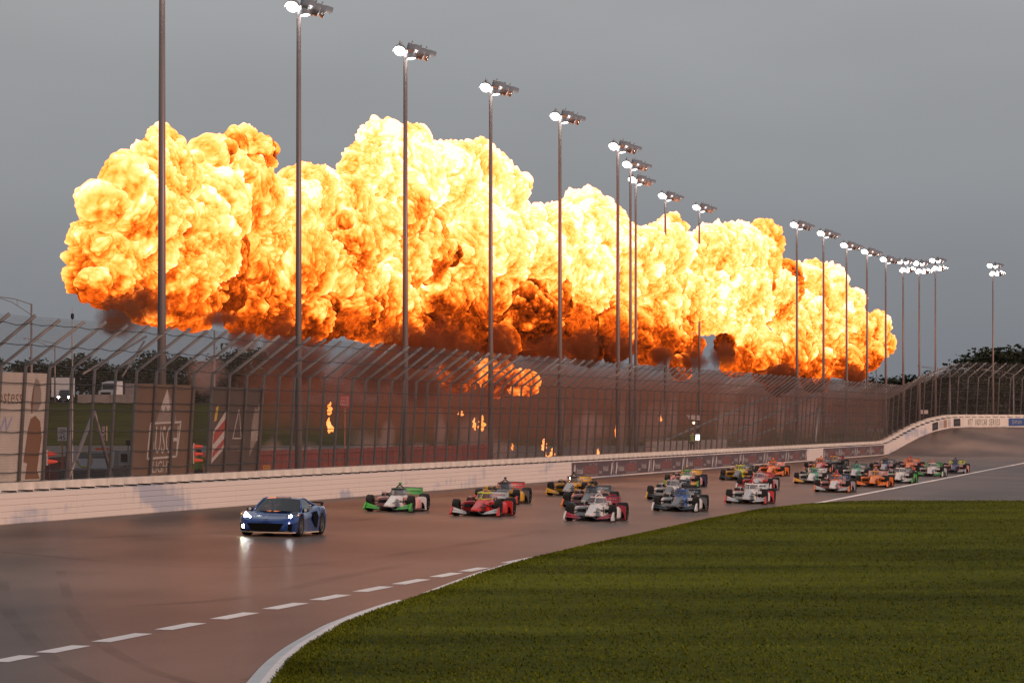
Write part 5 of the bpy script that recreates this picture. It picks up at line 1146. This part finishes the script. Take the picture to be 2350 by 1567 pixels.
# dark service vehicle behind the wall at left
def service_truck():
    c = behind(228, 1088, -4.2); s = F / c.y; o = thing('service_truck', 'dark service truck with pale red-lit hood parked behind the gate bay', 'truck', (c.x, c.y, OUTZ), -TH0)
    dk = mat('truck_dark', (.03, .028, .03), .4, coat=.4); link('body', MB().loft([[(x, y, z) for y, z in ((-2.6, .55), (2.4, .55), (2.4, 1.15), (.9, 1.25), (-2.6, 1.2))] for x in (-.95, .95)]).mesh('body', dk), o)
    cab = link('cab', MB().loft([[(x * .97, y, z) for y, z in ((-1.2, 1.2), (.95, 1.25), (.35, 1.85), (-.9, 1.88))] for x in (-.9, .9)]).mesh('cab', mat('truck_pale', (.32, .30, .32), .4, coat=.4)), o)
    link('window', MB().add([(-.75, -.925 - .16, 1.3), (.75, -.925 - .16, 1.3), (.68, -.99, 1.8), (-.68, -.99, 1.8)], [(0, 1, 2, 3)]).mesh('window', M_WIND), cab)
    link('roof_light', MB().box((.2, -.3, 1.95), (.5, .2, .1)).mesh('roof_light', mat('red_lens', (.6, .05, .03), .3)), cab)
    for x in (-.95, .95):
        for y in (-1.7, 1.5):
            w_ = bpy.data.objects.new('wheel', None); COL.objects.link(w_); w_.parent = o; w_.location = (x, y, .4)
            link('tyre', MB().lathe([(.22, -.12), (.4, -.13), (.4, .13), (.22, .12)], axis='x', n=18, closed=True).mesh('tyre', M_TYRE), w_); link('rim', MB().lathe([(.22, -.1), (.22, .1)], axis='x', n=14).mesh('rim', M_RIM), w_)
    link('hose_reel', MB().tube([(math.cos(a) * .3, -2.2, 1.55 + .3 * math.sin(a)) for a in np.linspace(0, 6.2, 12)], .04, 6).mesh('hose_reel', mat('yellow_hose', (.35, .28, .05), .6)), o)
service_truck()
# highway traffic
HZ = OUTZ + 5.34
def hwy(u, Y): p = at(u, 962, Y); p.z = HZ; return p
o = thing('box_truck', 'white box truck trailer on the highway at far left', 'truck', hwy(140, 662)); 
link('box', MB().box((0, 3.2, 2.3), (2.6, 7.5, 2.7)).mesh('box', M_TAR), o); link('bumper', MB().box((0, -.5, .75), (2.4, .2, .25)).mesh('bumper', M_BLACK), o)
for x in (-1.0, 1.0):
    for y in (.6, 5.6): link('wheel', MB().lathe([(.2, -.15), (.48, -.16), (.48, .16), (.2, .15)], (x, y, .48), 'x', 14).mesh('wheel', M_TYRE), o)
o = thing('pickup', 'dark oncoming pickup with bright headlights on the highway', 'car', hwy(146, 652))
link('body', MB().loft([oct_ring(-.0, .98, .45, 1.15, .25)] * 1 + [[(y, 0, z) for y, z in ()]] if False else [[(y, x, z) for (_, y, z) in oct_ring(0, wd_, .45, zt, .25)] for x, wd_, zt in ((0, .95, 1.1), (1.3, .98, 1.2), (1.31, .98, 1.2), (5.3, .96, 1.2))]).mesh('body', mat('car_dark', (.02, .02, .022), .35, coat=.5)), o)
link('cab', MB().loft([[(y, x, z) for (_, y, z) in oct_ring(0, wd_, 1.15, zt, .3, .85)] for x, wd_, zt in ((1.25, .9, 1.25), (1.9, .9, 1.85), (3.4, .9, 1.85), (3.8, .9, 1.3))]).mesh('cab', M_WIND), o)
for x in (-.72, .72): link('headlight', MB().lathe([(.14, -.02), (.12, .03)], (x, -.02, .85), 'y', 12).mesh('headlight', M_HEAD), o)
for x in (-.85, .85):
    for y in (.9, 4.2): link('wheel', MB().lathe([(.2, -.12), (.4, -.13), (.4, .13), (.2, .12)], (x, y, .4), 'x', 14).mesh('wheel', M_TYRE), o)
o = thing('semi_truck', 'white semi truck cab with dark trailer on the highway', 'truck', hwy(243, 655), R(-25))
link('cab', MB().loft([[(x, y, z) for x in ()] or [(-1.2, y, z0), (1.2, y, z0), (1.2, y, z1), (-1.2, y, z1)] for y, z0, z1 in ((0, .6, 1.7), (.9, .6, 1.8), (.95, .6, 2.9), (2.6, .6, 3.1))]).mesh('cab', M_TAR), o)
link('windscreen', MB().box((0, .86, 2.35), (2.0, .1, .75)).mesh('windscreen', M_WIND), o); link('trailer', MB().box((0, 7.5, 1.9), (2.5, 8.5, 1.8)).mesh('trailer', mat('trailer_grey', (.12, .10, .10), .6)), o); link('grille', MB().box((0, -.02, 1.2), (1.5, .06, .7)).mesh('grille', M_BLACK), o)
for x in (-1.0, 1.0):
    for y in (.8, 4.2, 9.8): link('wheel', MB().lathe([(.2, -.15), (.48, -.16), (.48, .16), (.2, .15)], (x, y, .48), 'x', 14).mesh('wheel', M_TYRE), o)
a, c = at(178, 0, 640), at(330, 0, 640)
o = thing('highway_barrier', 'grey-brown concrete barrier along the highway above the grass slope', 'barrier', ((a.x + c.x) / 2, 640, HZ - .6)); L = c.x - a.x
for k in range(4): link('barrier_segment', MB().prism([(-L / 2 + k * L / 4 + .02, -.3), (-L / 2 + (k + 1) * L / 4 - .02, -.3), (-L / 2 + (k + 1) * L / 4 - .02, 1.75), (-L / 2 + k * L / 4 + .02, 1.75)], -.25, .25).mesh('barrier_segment', mat('old_concrete', (.22, .18, .16), .9, noise=.2, nscale=1)), o)

# street lamps with truss arms
def street_lamp(u, vtop, Y, arm_px, label, z0=OUTZ, m=None, arms=1):
    p = at(u, vtop, Y); h = p.z - z0; s = F / Y; o = thing('street_lamp', label, 'street lamp', (p.x, p.y, z0), 0, 'street lamps beyond the fence'); m = m or M_POLE
    link('pole', MB().tube([(0, 0, 0), (0, 0, h)], [.13, .08], 8).mesh('pole', m, smooth=True), o)
    if arm_px:
        L = arm_px / s; link('arm', MB().tube([(0, 0, h - .05), (-L * .5, 0, h + .42), (-L, 0, h + .62)], .035, 5).tube([(0, 0, h - .95), (-L * .55, 0, h + .12), (-L, 0, h + .58)], .03, 5).tube([(-L * .4, 0, h - .15), (-L * .42, 0, h + .35)], .02, 5).mesh('arm', m), o)
        link('lamp_head', MB().loft([[(-L - .05 - x, y, h + .6 + z) for y, z in ((-w_, 0), (w_, 0), (w_ * .7, .12), (-w_ * .7, .12))] for x, w_ in ((-.05, .06), (.2, .16), (.6, .1))]).mesh('lamp_head', m), o)
    else: link('lamp_head', MB().box((0, 0, h), (.5, .3, .15)).mesh('lamp_head', m), o)
street_lamp(72, 697, 400, 80, 'fire-lit street lamp with truss arm at far left')
street_lamp(126, 788, 640, 62, 'thin distant street lamp just left of the radio mast', HZ)
street_lamp(492, 758, 480, 56, 'grey street lamp with truss arm under the left end of the fire')
street_lamp(2180, 850, 720, 66, 'street lamp with truss arm in front of the right-hand trees'); street_lamp(2326, 858, 700, 62, 'street lamp at far right beside the dark trees'); street_lamp(2011, 843, 760, 20, 'small distant street lamp at the right end of the fire')
o = thing('radio_mast', 'thin white radio mast rising behind the fence at left', 'mast', behind(166, 1100, -1.8)); h = behind(166, 705, -1.8).z - o.location.z
link('mast', MB().tube([(0, 0, 0), (0, 0, h * .8), (0, 0, h)], [.04, .03, .012], 6).mesh('mast', M_POLE), o); link('sensor', MB().lathe([(.02, 0), (.06, .05), (.06, .18), (.02, .22)], (0, 0, h * .93), 'z', 8).mesh('sensor', M_BLACK), o)
for (u, v, du) in ((2248, 664, 0),): pass

# ------------------------------------------------------------------ trees
M_LEAF = mat('dark_foliage', (.030, .036, .020), .9, noise=.5, nscale=.35, spec=.1); M_BARK = mat('bark', (.06, .05, .04), .95)
def tree_meshes(seed, h, wd):
    rr = np.random.RandomState(seed); b = MB(); b.tube([(0, 0, 0), (rr.normal(0, .1), 0, h * .35), (rr.normal(0, .2), rr.normal(0, .2), h * .7)], [h * .028, h * .02, h * .008], 7)
    cl = []
    for k in range(26):
        a = rr.uniform(0, 6.28); z = rr.uniform(.28, .97); rad = wd * math.sin(min(1, (1.03 - z) * 1.35 + .12) * 1.45) * rr.uniform(.25, 1.)
        p = np.array([math.cos(a) * rad, math.sin(a) * rad, z * h]); cl.append((p, rr.uniform(.09, .17) * h))
        if k % 3 == 0: b.tube([(0, 0, z * h * .6), tuple(p * [.6, .6, .92])], [h * .01, h * .004], 5)
    tr = b.mesh('trunk', M_BARK)
    n = 2600; ci = rr.randint(0, len(cl), n); C = np.array([cl[i][0] for i in ci]); q = rr.normal(size=(n, 3)); q /= np.linalg.norm(q, axis=1)[:, None]
    P = C + q * (np.array([cl[i][1] for i in ci]) * rr.rand(n) ** .4)[:, None] * [1.1, 1.1, .8]
    s = h * .016 * rr.uniform(.6, 1.5, n); u = rr.normal(size=(n, 3)); u /= np.linalg.norm(u, axis=1)[:, None]; v = np.cross(u, rr.normal(size=(n, 3))); v /= np.linalg.norm(v, axis=1)[:, None]
    co = np.stack([P - u * s[:, None], P + v * s[:, None] * .7, P + u * s[:, None], P - v * s[:, None] * .7], 1)
    me = bpy.data.meshes.new('crown'); me.from_pydata(co.reshape(-1, 3).tolist(), [], [(4 * i, 4 * i + 1, 4 * i + 2, 4 * i + 3) for i in range(n)]); me.materials.append(M_LEAF)
    return tr, me
TREES = [tree_meshes(s, 10., w_) for s, w_ in ((1, 3.6), (2, 4.2), (3, 3.2), (4, 4.6))]
def tree(u, vtop, Y, z0, k, label, grp, sx=1.):
    p = at(u, vtop, Y); h = p.z - z0; o = thing('tree', label, 'tree', (p.x, p.y, z0), random.uniform(0, 6), grp); o.scale = (h / 10 * sx, h / 10 * sx, h / 10)
    link('trunk', TREES[k][0], o); link('crown', TREES[k][1], o)
lt = [(-20, 826), (24, 832), (62, 822), (100, 836), (140, 830), (182, 812), (214, 818), (250, 846), (286, 840), (325, 806), (352, 812), (396, 818), (430, 826), (470, 832), (505, 818), (540, 800), (580, 806), (620, 812), (665, 830), (710, 850)]
for i, (u, v) in enumerate(lt): tree(u, v, 760 + 30 * (i % 3), 2.0, i % 4, '%s tree from the left in the dark row beyond the highway' % ORD[i], 'trees beyond the highway', 1.35)
rt = [(2008, 878), (2030, 862), (2056, 868), (2082, 866), (2105, 872), (2128, 864), (2152, 860), (2176, 866), (2202, 842), (2226, 848), (2252, 812), (2278, 806), (2306, 800), (2334, 798), (2362, 806), (2390, 815)]
for i, (u, v) in enumerate(rt): tree(u, v, 820 + 25 * (i % 3) - (60 if u > 2240 else 0), .2, (i + 1) % 4, '%s tree from the left in the dark wood behind the turn' % ORD[i], 'trees behind the turn', 1.5)
for i, (u, v) in enumerate([(2010, 905), (2040, 900), (2075, 902), (2110, 898), (2145, 902), (2180, 895), (2215, 892), (2250, 880), (2285, 878), (2320, 876), (2355, 878)]):
    tree(u, v, 780, .2, i % 4, '%s low bushy tree from the left under the dark wood behind the turn' % ORD[i], 'undergrowth trees behind the turn', 3.2)
